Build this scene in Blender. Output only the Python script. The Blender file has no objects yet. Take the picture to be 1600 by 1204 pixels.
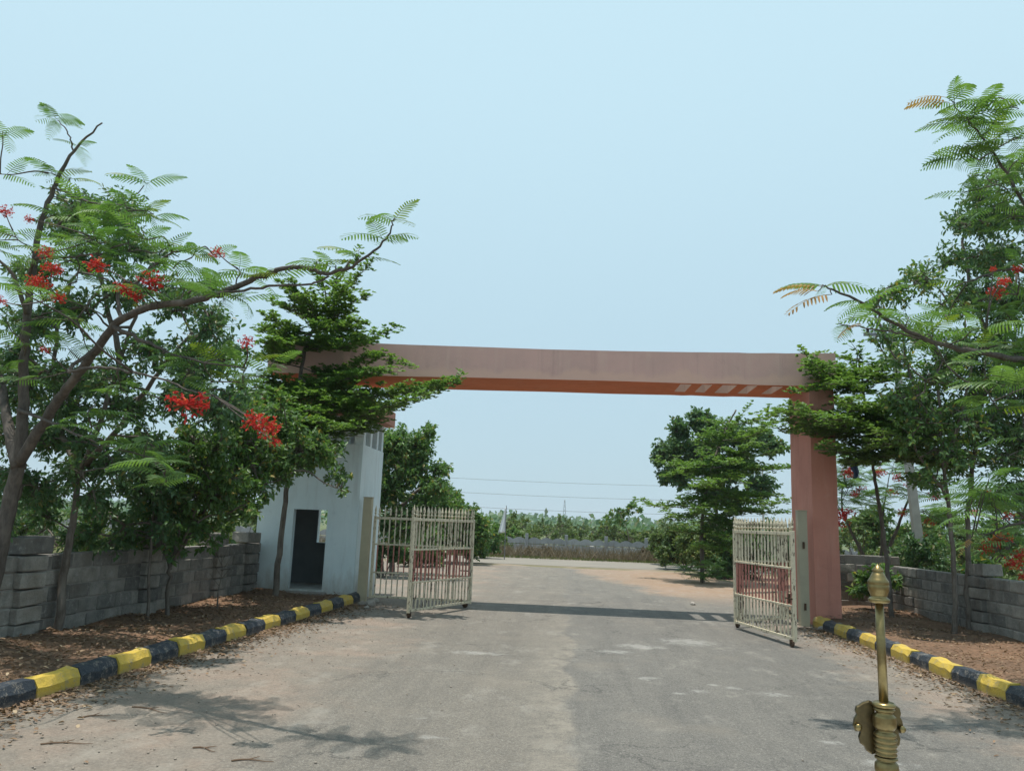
import bpy, bmesh, math, random
import numpy as np
from mathutils import Vector, Matrix
rng = np.random.default_rng(11); random.seed(11)
S = bpy.context.scene
COL = S.collection

# ------------------------------------------------------------------ camera
F_PX, CAM_H, ROLL, HORIZ, YAW = 1200.0, 1.65, .038, 817.0, math.radians(4.2)   # photo is 1600 x 1204 px
PITCH = math.atan((HORIZ-602)*math.cos(ROLL)/F_PX)
FWD = np.array([-math.sin(YAW)*math.cos(PITCH), math.cos(YAW)*math.cos(PITCH), math.sin(PITCH)])
_r = np.array([math.cos(YAW), math.sin(YAW), 0.]); _u = np.cross(_r, FWD)
RGT = math.cos(ROLL)*_r + math.sin(ROLL)*_u
UPV = -math.sin(ROLL)*_r + math.cos(ROLL)*_u
CAM = np.array([0, 0, CAM_H])
cd = bpy.data.cameras.new('camera'); cam = bpy.data.objects.new('camera', cd); COL.objects.link(cam)
cd.sensor_width = 36; cd.lens = 36*F_PX/1600; cd.clip_start = .05; cd.clip_end = 6000
cam.matrix_world = Matrix(((RGT[0], UPV[0], -FWD[0], 0), (RGT[1], UPV[1], -FWD[1], 0),
                           (RGT[2], UPV[2], -FWD[2], CAM_H), (0, 0, 0, 1)))
S.camera = cam
# a photo pixel gives a direction; the depth Y comes from the ground or thing it stands on
def ray(px, py): return FWD + RGT*(px-800)/F_PX + UPV*(602-py)/F_PX
def gnd(px, py, z=0.):
    d = ray(px, py); return CAM + d*(z-CAM_H)/d[2]
def at(px, py, Y):
    d = ray(px, py); return CAM + d*Y/d[1]

# ------------------------------------------------------------------ sky, sun, exposure
SUN_OFF = (.060, .022)            # shadow shift per metre of height: the sun stands almost overhead
SUN_EL = math.pi/2 - math.atan(math.hypot(*SUN_OFF))
w = bpy.data.worlds.new('World'); S.world = w; w.use_nodes = True
nt = w.node_tree; nt.nodes.clear()
sky = nt.nodes.new('ShaderNodeTexSky'); sky.sky_type = 'NISHITA'; sky.sun_disc = False
sky.sun_elevation = SUN_EL; sky.sun_rotation = math.atan2(-SUN_OFF[0], -SUN_OFF[1])
sky.air_density = 1.0; sky.dust_density = 2.0; sky.ozone_density = 1.0
tint = nt.nodes.new('ShaderNodeMix'); tint.data_type = 'RGBA'; tint.inputs[0].default_value = .8
stc = nt.nodes.new('ShaderNodeTexCoord'); sxyz = nt.nodes.new('ShaderNodeSeparateXYZ'); smr = nt.nodes.new('ShaderNodeMapRange'); smr.interpolation_type = 'SMOOTHSTEP'
smr.inputs[1].default_value = -.02; smr.inputs[2].default_value = .62
smx = nt.nodes.new('ShaderNodeMix'); smx.data_type = 'RGBA'; smx.inputs[6].default_value = (5.4, 7.5, 8.6, 1); smx.inputs[7].default_value = (6.9, 9.6, 10.7, 1)      # milky summer haze over the clear-sky model
nt.links.new(stc.outputs['Generated'], sxyz.inputs[0]); nt.links.new(sxyz.outputs[2], smr.inputs[0]); nt.links.new(smr.outputs[0], smx.inputs[0]); nt.links.new(smx.outputs[2], tint.inputs[7])
bg = nt.nodes.new('ShaderNodeBackground'); bg.inputs[1].default_value = .1
ow = nt.nodes.new('ShaderNodeOutputWorld')
nt.links.new(sky.outputs[0], tint.inputs[6]); nt.links.new(tint.outputs[2], bg.inputs[0]); nt.links.new(bg.outputs[0], ow.inputs[0])
sd = bpy.data.lights.new('sun', 'SUN'); sd.energy = 4.8; sd.angle = math.radians(.55); sd.color = (1, .95, .87)
sun = bpy.data.objects.new('sun', sd); COL.objects.link(sun); sun.location = (0, 0, 30)
sun.rotation_euler = Vector((SUN_OFF[0], SUN_OFF[1], -1)).to_track_quat('-Z', 'Y').to_euler()
S.view_settings.view_transform = 'Standard'; S.view_settings.look = 'None'
S.view_settings.exposure = 0; S.view_settings.gamma = 1; S.view_settings.use_curve_mapping = False
S.cycles.max_bounces = 6; S.cycles.diffuse_bounces = 3; S.cycles.glossy_bounces = 2
S.cycles.transmission_bounces = 3; S.cycles.transparent_max_bounces = 4; S.cycles.volume_bounces = 0

# ------------------------------------------------------------------ helpers: materials
class G:
    def __init__(s, name):
        s.m = bpy.data.materials.new(name); s.m.use_nodes = True; s.t = s.m.node_tree; s.t.nodes.clear()
        s.out = s.new('ShaderNodeOutputMaterial')
        s.geo = s.new('ShaderNodeNewGeometry'); s.tc = s.new('ShaderNodeTexCoord'); s.oi = s.new('ShaderNodeObjectInfo')
        s.P = s.geo.outputs['Position']; s.O = s.tc.outputs['Object']; s.R = s.oi.outputs['Random']
    def new(s, k): return s.t.nodes.new(k)
    def put(s, sock, v):
        if hasattr(v, 'is_output') or isinstance(v, bpy.types.NodeSocket): s.t.links.new(v, sock)
        elif isinstance(v, (tuple, list)) and len(v) == 3 and sock.type == 'RGBA': sock.default_value = (*v, 1)
        else: sock.default_value = v
    def noise(s, vec, scale, det=3, rough=.55, dist=0, col=False):
        n = s.new('ShaderNodeTexNoise'); s.put(n.inputs['Vector'], vec); n.inputs['Scale'].default_value = scale
        n.inputs['Detail'].default_value = det; n.inputs['Roughness'].default_value = rough; n.inputs['Distortion'].default_value = dist
        return n.outputs['Color' if col else 'Fac']
    def voro(s, vec, scale, out='Distance'):
        n = s.new('ShaderNodeTexVoronoi'); s.put(n.inputs['Vector'], vec); n.inputs['Scale'].default_value = scale
        return n.outputs[out]
    def mth(s, op, a, b=0., c=None, clamp=False):
        n = s.new('ShaderNodeMath'); n.operation = op; n.use_clamp = clamp
        s.put(n.inputs[0], a); s.put(n.inputs[1], b)
        if c is not None: s.put(n.inputs[2], c)
        return n.outputs[0]
    def rng(s, v, a, b, lo=0., hi=1.):
        n = s.new('ShaderNodeMapRange'); s.put(n.inputs[0], v)
        for i, q in enumerate((a, b, lo, hi)): n.inputs[i+1].default_value = q
        return n.outputs[0]
    def mix(s, f, a, b, mode='MIX'):
        n = s.new('ShaderNodeMix'); n.data_type = 'RGBA'; n.blend_type = mode
        s.put(n.inputs[0], f); s.put(n.inputs[6], a); s.put(n.inputs[7], b); return n.outputs[2]
    def xyz(s, v):
        n = s.new('ShaderNodeSeparateXYZ'); s.put(n.inputs[0], v); return n.outputs
    def vscale(s, v, k):
        n = s.new('ShaderNodeVectorMath'); n.operation = 'MULTIPLY'; s.put(n.inputs[0], v); n.inputs[1].default_value = k; return n.outputs[0]
    def voff(s, v, o):
        n = s.new('ShaderNodeVectorMath'); n.operation = 'ADD'; s.put(n.inputs[0], v); s.put(n.inputs[1], o); return n.outputs[0]
    def attr(s, name):
        n = s.new('ShaderNodeAttribute'); n.attribute_name = name; return n.outputs['Fac']
    def bump(s, h, st=.3, d=.02):
        n = s.new('ShaderNodeBump'); n.inputs['Strength'].default_value = st; n.inputs['Distance'].default_value = d
        s.put(n.inputs['Height'], h); return n.outputs[0]
    def bsdf(s, col, rough=.8, nor=None, metal=0., spec=.3, link=True):
        b = s.new('ShaderNodeBsdfPrincipled'); s.put(b.inputs['Base Color'], col); s.put(b.inputs['Roughness'], rough)
        s.put(b.inputs['Metallic'], metal); s.put(b.inputs['Specular IOR Level'], spec)
        if nor is not None: s.put(b.inputs['Normal'], nor)
        if link: s.t.links.new(b.outputs[0], s.out.inputs[0])
        return b

MT = {}
def foliage(name, c0, c1, c2=None, trans=.35, rough=.5, rs=.08):
    g = G(name); r = g.attr('rnd'); n = g.noise(g.P, .9, 2)
    col = g.mix(g.mth('ADD', g.mth('MULTIPLY', r, .65), g.rng(n, .35, .65, 0, .35), clamp=True), c0, c1)
    if c2: col = g.mix(g.rng(r, .93, .97), col, c2)
    b = g.bsdf(col, rough, spec=.35, link=False)
    t = g.new('ShaderNodeBsdfTranslucent'); g.put(t.inputs[0], g.mix(1., col, (1.25, 1.35, .6), 'MULTIPLY'))
    m = g.new('ShaderNodeMixShader'); m.inputs[0].default_value = trans
    g.t.links.new(b.outputs[0], m.inputs[1]); g.t.links.new(t.outputs[0], m.inputs[2]); g.t.links.new(m.outputs[0], g.out.inputs[0])
    MT[name] = g.m
def plain(name, c0, c1, scale=6, rough=.8, bump=.2, metal=0, spec=.3, bscale=40, obj=True, var=0.):
    g = G(name); v = g.O if obj else g.P
    v = g.voff(v, g.mix(1., (7, 13, 5), g.R, 'MULTIPLY')) if obj else v
    n = g.noise(v, scale, 5, .6)
    col = g.mix(g.rng(n, .3, .7), c0, c1)
    if var: col = g.mix(1., col, g.mix(g.R, (1-var,)*3, (1+var,)*3), 'MULTIPLY')
    g.bsdf(col, rough, g.bump(g.noise(v, bscale, 4), bump, .01) if bump else None, metal, spec); MT[name] = g.m

def dirt_nodes(g):
    big = g.noise(g.P, .35, 4, .6); fine = g.noise(g.P, 9, 5, .65); grit = g.noise(g.P, 60, 3, .7)
    c = g.mix(g.rng(big, .35, .65), (.27, .222, .175), (.31, .235, .17))
    c = g.mix(g.rng(fine, .3, .75, 0, .55), c, (.225, .185, .145))
    c = g.mix(g.rng(grit, .55, .75, 0, .6), c, (.40, .35, .29))
    return c, fine, grit
def make_ground_mats():
    g = G('dirt'); c, f, gr = dirt_nodes(g); x, y, z = g.xyz(g.P)
    veg = g.rng(g.noise(g.P, .5, 5, .65), .42, .58)
    c = g.mix(g.mth('MULTIPLY', veg, .75), c, (.13, .13, .06))
    far = g.rng(y, 60, 140)
    c = g.mix(far, c, (.11, .13, .06))
    g.bsdf(c, .95, g.bump(g.mth('ADD', f, gr), .5, .02), spec=.1); MT['dirt'] = g.m
    # soil of the planting beds
    g = G('bed_soil'); n = g.noise(g.P, 1.1, 5, .6); n2 = g.noise(g.P, 14, 5, .7); n3 = g.noise(g.P, 45, 3, .7)
    c = g.mix(g.rng(n, .35, .65), (.15, .10, .07), (.25, .15, .095)); c = g.mix(g.rng(n2, .45, .7, 0, .8), c, (.10, .07, .05))
    c = g.mix(g.rng(n3, .6, .75, 0, .7), c, (.28, .22, .17))
    g.bsdf(c, .95, g.bump(g.mth('ADD', n2, n3), .8, .03), spec=.1); MT['bed_soil'] = g.m
    # tar road, worn and dusty, breaking up into dirt along its edges
    g = G('road'); d, f, gr = dirt_nodes(g); x, y, z = g.xyz(g.P)
    edge = g.noise(g.P, .55, 6, .65); e2 = g.noise(g.P, 2.6, 5, .65)
    wob = g.mth('ADD', g.mth('MULTIPLY', g.mth('SUBTRACT', edge, .5), 3.2), g.mth('MULTIPLY', g.mth('SUBTRACT', e2, .5), 1.2))
    dust = g.noise(g.vscale(g.P, (1.6, .35, 1)), 1.3, 5, .6)
    agg = g.voro(g.P, 95); spk = g.noise(g.P, 130, 2, .6)
    tar = g.mix(g.rng(dust, .3, .7), (.212, .194, .170), (.272, .246, .211))
    sw = g.mth('ADD', x, g.mth('ADD', g.mth('MULTIPLY', g.mth('SUBTRACT', g.noise(g.P, .5, 3), .5), .9), g.mth('MULTIPLY', g.mth('SUBTRACT', g.noise(g.P, 6, 6, .7), .5), .22)))
    sfade = g.rng(y, 17, 11)
    seam = g.mth('MULTIPLY', g.rng(sw, .04, .16), g.rng(y, 24, 12, .45, 1))     # later strip laid on the right
    tar = g.mix(seam, g.mix(1., tar, (1.03, 1.0, .95), 'MULTIPLY'), g.mix(1., tar, (.87, .885, .895), 'MULTIPLY'))
    gr1 = g.noise(g.P, 38, 6, .8); tar = g.mix(g.rng(gr1, .36, .50, .65, 0), tar, (.085, .085, .083)); tar = g.mix(g.rng(gr1, .54, .68, 0, .7), tar, (.37, .355, .325))
    tar = g.mix(g.rng(spk, .4, .6, .5, 0), tar, (.09, .09, .088)); tar = g.mix(g.rng(spk, .60, .70, 0, .8), tar, (.40, .385, .35))
    tar = g.mix(g.mth('MULTIPLY', g.mth('MULTIPLY', g.mth('MULTIPLY', g.rng(sw, -.5, .10), g.rng(sw, .15, .08)), sfade), g.rng(g.noise(g.P, 5, 7, .75), .42, .58, .1, .75)), tar, (.33, .295, .245))   # sandy fringe of the seam
    tar = g.mix(g.rng(g.noise(g.P, .8, 3), .56, .7, 0, .35), tar, (.28, .245, .20))
    mot = g.noise(g.P, 4.5, 9, .75); tar = g.mix(g.rng(mot, .38, .62, 0, .32), tar, g.mix(1., tar, (.66, .67, .70), 'MULTIPLY'))
    trk = g.noise(g.vscale(g.P, (2.2, .10, 1)), 1.5, 5, .65); tar = g.mix(g.rng(trk, .5, .68, 0, .5), tar, g.mix(1., tar, (.72, .73, .75), 'MULTIPLY'))
    pal = g.noise(g.vscale(g.P, (1, .6, 1)), 2.1, 8, .72); tar = g.mix(g.rng(pal, .55, .66, 0, .5), tar, (.31, .29, .255))
    vn = g.new('ShaderNodeTexVoronoi'); vn.feature = 'DISTANCE_TO_EDGE'; vn.inputs['Scale'].default_value = .75
    g.put(vn.inputs['Vector'], g.voff(g.P, g.vscale(g.noise(g.P, 2.5, 6, .7, col=True), (.9, .9, 0))))
    crk = g.mth('MULTIPLY', g.rng(vn.outputs['Distance'], .012, .002), g.rng(g.noise(g.P, .45, 3), .48, .56))
    tar = g.mix(g.mth('MULTIPLY', crk, .7), tar, (.06, .06, .058))
    # dirt: left shoulder, right shoulder, forecourt beyond the gate
    lft = g.rng(g.mth('ADD', g.mth('MULTIPLY', x, -1), wob), 1.7, 2.6)
    rgt = g.rng(g.mth('ADD', g.mth('SUBTRACT', x, g.mth('MULTIPLY', g.rng(y, 17, 26), 2.2)), wob), 3.3, 4.0)
    rg2 = g.mth('MULTIPLY', g.rng(g.mth('ADD', g.mth('ADD', x, g.mth('MULTIPLY', y, .22)), wob), 6.6, 7.4), g.rng(y, 17, 21))
    lf2 = g.mth('MULTIPLY', g.rng(g.mth('ADD', g.mth('MULTIPLY', x, -1), wob), .2, 2.5), g.rng(y, 14, 19, 0, .55))
    dm = g.mth('MAXIMUM', g.mth('MAXIMUM', g.mth('MULTIPLY', lft, .82), g.mth('MULTIPLY', rgt, .85)), g.mth('MAXIMUM', g.mth('MULTIPLY', rg2, .95), lf2))
    d2 = g.mix(g.mth('MULTIPLY', g.rng(y, 16, 22), g.rng(x, -1, 3)), g.mix(.45, d, (.255, .24, .215)), g.mix(.6, d, (.42, .265, .165)))
    d2 = g.mix(g.mth('MULTIPLY', g.rng(g.noise(g.P, .9, 5, .6), .47, .6), .6), d2, (.36, .265, .205)); d2 = g.mix(g.rng(gr1, .36, .5, .5, 0), d2, (.13, .11, .095)); d2 = g.mix(g.rng(gr1, .55, .68, 0, .6), d2, (.45, .40, .34))
    d2 = g.mix(g.rng(mot, .4, .62, 0, .4), d2, g.mix(1., d2, (.62, .62, .63), 'MULTIPLY')); d2 = g.mix(g.rng(pal, .54, .64, 0, .45), d2, (.36, .32, .27))
    col = g.mix(g.mth('MULTIPLY', dm, g.rng(g.mth('ADD', mot, g.mth('MULTIPLY', dm, .35)), .5, .68, .35, 1)), tar, d2)
    spots = None
    for (px, py, a, b) in ((1000, 1010, .5, .33), (1075, 1003, .62, .5), (960, 1018, .35, .22), (1015, 1060, .2, .14), (1092, 1080, .14, .1),
                           (1148, 1075, .17, .1), (1208, 1085, .22, .14), (1062, 1083, .12, .08), (1115, 1070, .1, .07), (745, 1020, .5, .2), (660, 1122, .1, .07), (672, 1152, .2, .08), (1390, 1195, .28, .16), (1300, 1160, .16, .07)):
        p = gnd(px, py)
        v = g.vscale(g.voff(g.P, (-p[0], -p[1], 0)), (1/a, 1/b, 0))
        n = g.new('ShaderNodeVectorMath'); n.operation = 'LENGTH'; g.put(n.inputs[0], v)
        q = g.rng(n.outputs['Value'], 1.3, .1)
        spots = q if spots is None else g.mth('MAXIMUM', spots, q)
    sp = g.rng(g.mth('MULTIPLY', spots, g.rng(g.noise(g.P, 8, 5, .7), .25, .75)), .20, .46)
    col = g.mix(g.mth('MULTIPLY', sp, .42), col, (.44, .43, .40))
    h = g.mth('ADD', g.mth('MULTIPLY', agg, .8), g.mth('MULTIPLY', f, 1.2))
    g.bsdf(col, .9, g.bump(g.mth('ADD', h, g.mth('ADD', g.mth('MULTIPLY', mot, 2.), g.mth('MULTIPLY', gr1, 2.))), .7, .014), spec=.2); MT['road'] = g.m
    g = G('cross_road'); n = g.noise(g.vscale(g.P, (.3, 1.5, 1)), 1.2, 5, .6); s2 = g.noise(g.P, 50, 3)
    c = g.mix(g.rng(n, .3, .7), (.19, .175, .152), (.27, .24, .20)); c = g.mix(g.rng(s2, .5, .7, 0, .3), c, (.15, .15, .14))
    g.bsdf(c, .9, spec=.2); MT['cross_road'] = g.m
make_ground_mats()
def make_wall_mats():
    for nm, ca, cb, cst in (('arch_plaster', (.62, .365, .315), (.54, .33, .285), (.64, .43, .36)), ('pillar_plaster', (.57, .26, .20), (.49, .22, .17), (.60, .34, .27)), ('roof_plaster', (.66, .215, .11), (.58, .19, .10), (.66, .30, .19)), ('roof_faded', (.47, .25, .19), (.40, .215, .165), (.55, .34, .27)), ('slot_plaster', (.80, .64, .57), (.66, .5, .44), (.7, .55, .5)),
                            ('white_plaster', (.69, .775, .79), (.62, .72, .745), (.47, .51, .51))):
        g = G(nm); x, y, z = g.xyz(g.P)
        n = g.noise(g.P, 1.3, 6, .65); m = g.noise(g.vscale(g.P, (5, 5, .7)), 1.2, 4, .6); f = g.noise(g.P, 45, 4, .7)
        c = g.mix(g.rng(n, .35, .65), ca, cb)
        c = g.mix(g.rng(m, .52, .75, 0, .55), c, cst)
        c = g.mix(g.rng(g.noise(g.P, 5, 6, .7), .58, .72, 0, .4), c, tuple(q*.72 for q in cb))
        if nm == 'white_plaster':
            st_ = g.rng(g.mth('ADD', z, g.mth('MULTIPLY', g.mth('SUBTRACT', g.noise(g.vscale(g.P, (2.5, 2.5, .8)), 2., 6, .7), .5), 1.1)), .62, .12)
            c = g.mix(g.mth('MULTIPLY', st_, .7), c, (.33, .29, .24))
            dr = g.rng(g.noise(g.vscale(g.P, (9, 9, .35)), 1., 5, .7), .55, .72)
            c = g.mix(g.mth('MULTIPLY', dr, .14), c, (.38, .42, .43))
            c = g.mix(g.rng(g.noise(g.P, 7, 7, .75), .6, .68, 0, .45), c, (.70, .74, .74))
        if nm in ('arch_plaster', 'pillar_plaster', 'roof_faded'):
            dr = g.rng(g.noise(g.vscale(g.P, (7, 7, .3)), 1., 6, .7), .54, .74)
            c = g.mix(g.mth('MULTIPLY', dr, .4), c, tuple(q*.55 for q in cb))
            c = g.mix(g.rng(g.noise(g.P, 6, 7, .75), .6, .66, 0, .5), c, cst)
        if nm == 'arch_plaster':       # bare grey render above, salmon paint left along the lower edge
            low = g.rng(g.mth('ADD', z, g.mth('MULTIPLY', g.mth('SUBTRACT', g.noise(g.vscale(g.P, (1, 1, .3)), 1.6, 5, .6), .5), .55)), 4.68, 4.58)
            c = g.mix(g.mth('MULTIPLY', low, .8), g.mix(.3, c, (.56, .40, .36)), (.64, .41, .33))
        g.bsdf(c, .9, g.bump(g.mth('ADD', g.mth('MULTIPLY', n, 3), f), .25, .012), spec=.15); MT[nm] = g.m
    g = G('block'); n = g.noise(g.P, 5, 6, .7); f = g.noise(g.P, 40, 4, .7)
    c = g.mix(g.rng(n, .3, .7), (.17, .165, .155), (.33, .315, .29)); c = g.mix(1., c, g.mix(g.R, (.6, .6, .6), (1.25, 1.22, 1.17)), 'MULTIPLY'); c = g.mix(g.rng(g.noise(g.P, 14, 6, .75), .55, .7, 0, .6), c, (.40, .385, .36))
    c = g.mix(g.rng(g.noise(g.P, 1.2, 4), .55, .7, 0, .5), c, (.16, .13, .10))
    g.bsdf(c, .95, g.bump(g.mth('ADD', g.mth('MULTIPLY', n, 2), f), .6, .02), spec=.1); MT['block'] = g.m
    # flaking gate paint: cream, a maroon band across the bars, rust where it has come off
    for nm, band in (('gate_bar', True), ('gate_frame', False)):
        g = G(nm); x, y, z = g.xyz(g.O)
        v = g.voff(g.O, g.mix(1., (9, 5, 7), g.R, 'MULTIPLY'))
        n = g.noise(v, 16, 5, .7); fl = g.noise(g.vscale(v, (26, 26, 9)), 1, 5, .75)
        c = g.mix(g.rng(n, .3, .7), (.66, .58, .43), (.56, .49, .36))
        if band: c = g.mix(g.mth('MULTIPLY', g.rng(z, .56, .57), g.rng(z, 1.10, 1.09)), c, g.mix(n, (.40, .15, .12), (.47, .20, .16)))
        c = g.mix(g.rng(fl, .548 if band else .575, .568 if band else .595), c, g.mix(n, (.05, .04, .035), (.12, .075, .05)))
        g.bsdf(c, .6, g.bump(fl, .3, .004), spec=.3); MT[nm] = g.m
    for nm, ca in (('kerb_yellow', (.56, .39, .06)), ('kerb_black', (.022, .030, .042))):
        g = G(nm); v = g.P; n = g.noise(v, 9, 6, .7); f = g.noise(v, 60, 3, .7); w_ = g.noise(v, 3, 4, .7)
        c = g.mix(g.rng(n, .35, .7, 0, .5), ca, tuple(q*.7+.03 for q in ca))
        c = g.mix(g.rng(g.mth('ADD', g.mth('MULTIPLY', n, .6), g.mth('MULTIPLY', f, .4)), .53, .62, 0, .8), c, (.27, .24, .20))
        x, y, z = g.xyz(v)
        c = g.mix(g.mth('MULTIPLY', g.rng(g.mth('ADD', z, g.mth('MULTIPLY', w_, .08)), .10, .03), .6), c, (.30, .23, .17))
        g.bsdf(c, .55, g.bump(g.mth('ADD', g.mth('MULTIPLY', n, 3), f), .5, .015), spec=.35); MT[nm] = g.m
    g = G('bark'); v = g.vscale(g.O, (9, 9, 2.2)); n = g.noise(v, 2.2, 6, .7); n2 = g.noise(g.O, 2.5, 3)
    c = g.mix(g.rng(n, .3, .7), (.075, .062, .052), (.19, .165, .14)); c = g.mix(g.rng(n2, .5, .7, 0, .5), c, (.24, .215, .185))
    g.bsdf(c, .9, g.bump(n, .8, .02), spec=.15); MT['bark'] = g.m
    g = G('bark_grey'); v = g.vscale(g.O, (9, 9, 3)); n = g.noise(v, 2.2, 6, .7); n2 = g.noise(g.O, 3, 3)
    c = g.mix(g.rng(n, .3, .7), (.065, .056, .050), (.145, .125, .11)); c = g.mix(g.rng(n2, .55, .72, 0, .6), c, (.23, .195, .165))
    g.bsdf(c, .9, g.bump(n, .8, .02), spec=.15); MT['bark_grey'] = g.m
    for nm, ca, cb in (('brass', (.30, .23, .10), (.13, .10, .05)), ('brass_dark', (.14, .11, .055), (.08, .06, .035))):
      g = G(nm); n = g.noise(g.O, 22, 5, .65); n2 = g.noise(g.O, 160, 3)
      c = g.mix(g.rng(n, .35, .7), ca, cb); c = g.mix(g.rng(n2, .55, .75, 0, .5), c, (.16, .11, .05))
      g.bsdf(c, g.rng(n, .3, .7, .28, .45), g.bump(n2, .08, .002), metal=.95, spec=.5); MT[nm] = g.m
make_wall_mats()
foliage('leaf_gulmohar', (0.069, 0.158, 0.053), (0.151, 0.249, 0.074), trans=.42)
foliage('leaf_terminalia', (0.071, 0.158, 0.050), (0.190, 0.286, 0.082), trans=.4)
foliage('leaf_broad', (0.060, 0.137, 0.053), (0.151, 0.243, 0.077), (0.300, 0.249, 0.074), trans=.38, rough=.42)
foliage('leaf_dark', (0.052, 0.118, 0.059), (0.117, 0.197, 0.083), (0.151, 0.158, 0.059), trans=.36, rough=.42)
foliage('leaf_scrub', (0.077, 0.134, 0.044), (0.160, 0.211, 0.077), (0.307, 0.269, 0.128), trans=.3)
foliage('leaf_yellow', (.10, .17, .03), (.19, .24, .04), trans=.4)
foliage('frond_dead', (.30, .17, .06), (.42, .26, .10), trans=.3, rough=.8)
foliage('petal', (.42, .018, .022), (.58, .050, .045), (.70, .22, .14), trans=.35, rough=.6)
foliage('dry_stem', (.11, .085, .06), (.20, .16, .11), trans=.15, rough=.9)
foliage('grass_green', (.08, .13, .03), (.17, .20, .06), (.3, .25, .12), trans=.3)
foliage('litter', (.12, .075, .048), (.28, .185, .115), (.38, .29, .19), trans=.1, rough=.8)
plain('gate_post', (.47, .41, .28), (.40, .35, .245), 4, .6, .1)
plain('post_khaki', (.42, .38, .28), (.36, .33, .245), 4, .6, .1)
plain('stone', (.36, .33, .29), (.26, .235, .21), 9, .9, .5, var=.25)
plain('pebble', (.34, .29, .24), (.22, .19, .16), 20, .9, 0, obj=False)
plain('precast', (.36, .37, .385), (.27, .28, .295), 2.5, .9, .3, var=.12)
plain('mortar', (.27, .25, .225), (.19, .175, .16), 6, .95, .5)
plain('concrete_pole', (.42, .41, .39), (.34, .33, .31), 5, .9, .3)
plain('interior_shade', (.24, .265, .27), (.19, .21, .22), 2, .95, .1)
plain('rust', (.10, .055, .03), (.05, .035, .025), 30, .8, .3)
plain('white_cloth', (.75, .76, .77), (.68, .7, .72), 3, .9, 0)
plain('blue_cloth', (.06, .11, .22), (.09, .14, .28), 5, .9, .2)
plain('wire', (.16, .17, .18), (.14, .15, .16), 5, .6, 0)
plain('car_paint', (.55, .56, .57), (.54, .55, .56), 2, .25, 0, spec=.5)
plain('black_rubber', (.02, .02, .02), (.03, .03, .03), 20, .8, .2)
plain('lamp_glass', (.5, .52, .55), (.45, .47, .5), 5, .1, 0, spec=.6)
plain('steel', (.25, .25, .26), (.18, .18, .19), 8, .45, .1, metal=.7)

# ------------------------------------------------------------------ helpers: objects and meshes
def tag(o, label=None, cat=None, group=None, kind=None):
    if label: o['label'] = label
    if cat: o['category'] = cat
    if group: o['group'] = group
    if kind: o['kind'] = kind
    return o
def link(name, me, mat=None, parent=None, loc=None):
    o = bpy.data.objects.new(name, me); COL.objects.link(o)
    if mat and me is not None and not me.materials: me.materials.append(MT[mat])
    if parent is not None: o.parent = parent
    if loc is not None: o.location = loc
    return o
def empty(name, loc, label=None, cat=None, group=None):
    o = bpy.data.objects.new(name, None); COL.objects.link(o); o.location = loc; o.empty_display_size = .2
    return tag(o, label, cat, group)
def mesh_np(name, V, F, rnd=None, smooth=False):
    """V (n,3); F (m,k) of one polygon size"""
    V = np.asarray(V, np.float32); F = np.asarray(F, np.int32); m, k = F.shape
    me = bpy.data.meshes.new(name); me.vertices.add(len(V)); me.vertices.foreach_set('co', V.ravel())
    me.loops.add(m*k); me.loops.foreach_set('vertex_index', F.ravel())
    me.polygons.add(m); me.polygons.foreach_set('loop_start', np.arange(0, m*k, k, dtype=np.int32))
    me.polygons.foreach_set('loop_total', np.full(m, k, np.int32))
    if rnd is not None:
        a = me.attributes.new('rnd', 'FLOAT', 'POINT'); a.data.foreach_set('value', np.asarray(rnd, np.float32))
    if smooth: me.polygons.foreach_set('use_smooth', np.ones(m, bool))
    me.update(calc_edges=True); return me
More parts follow.
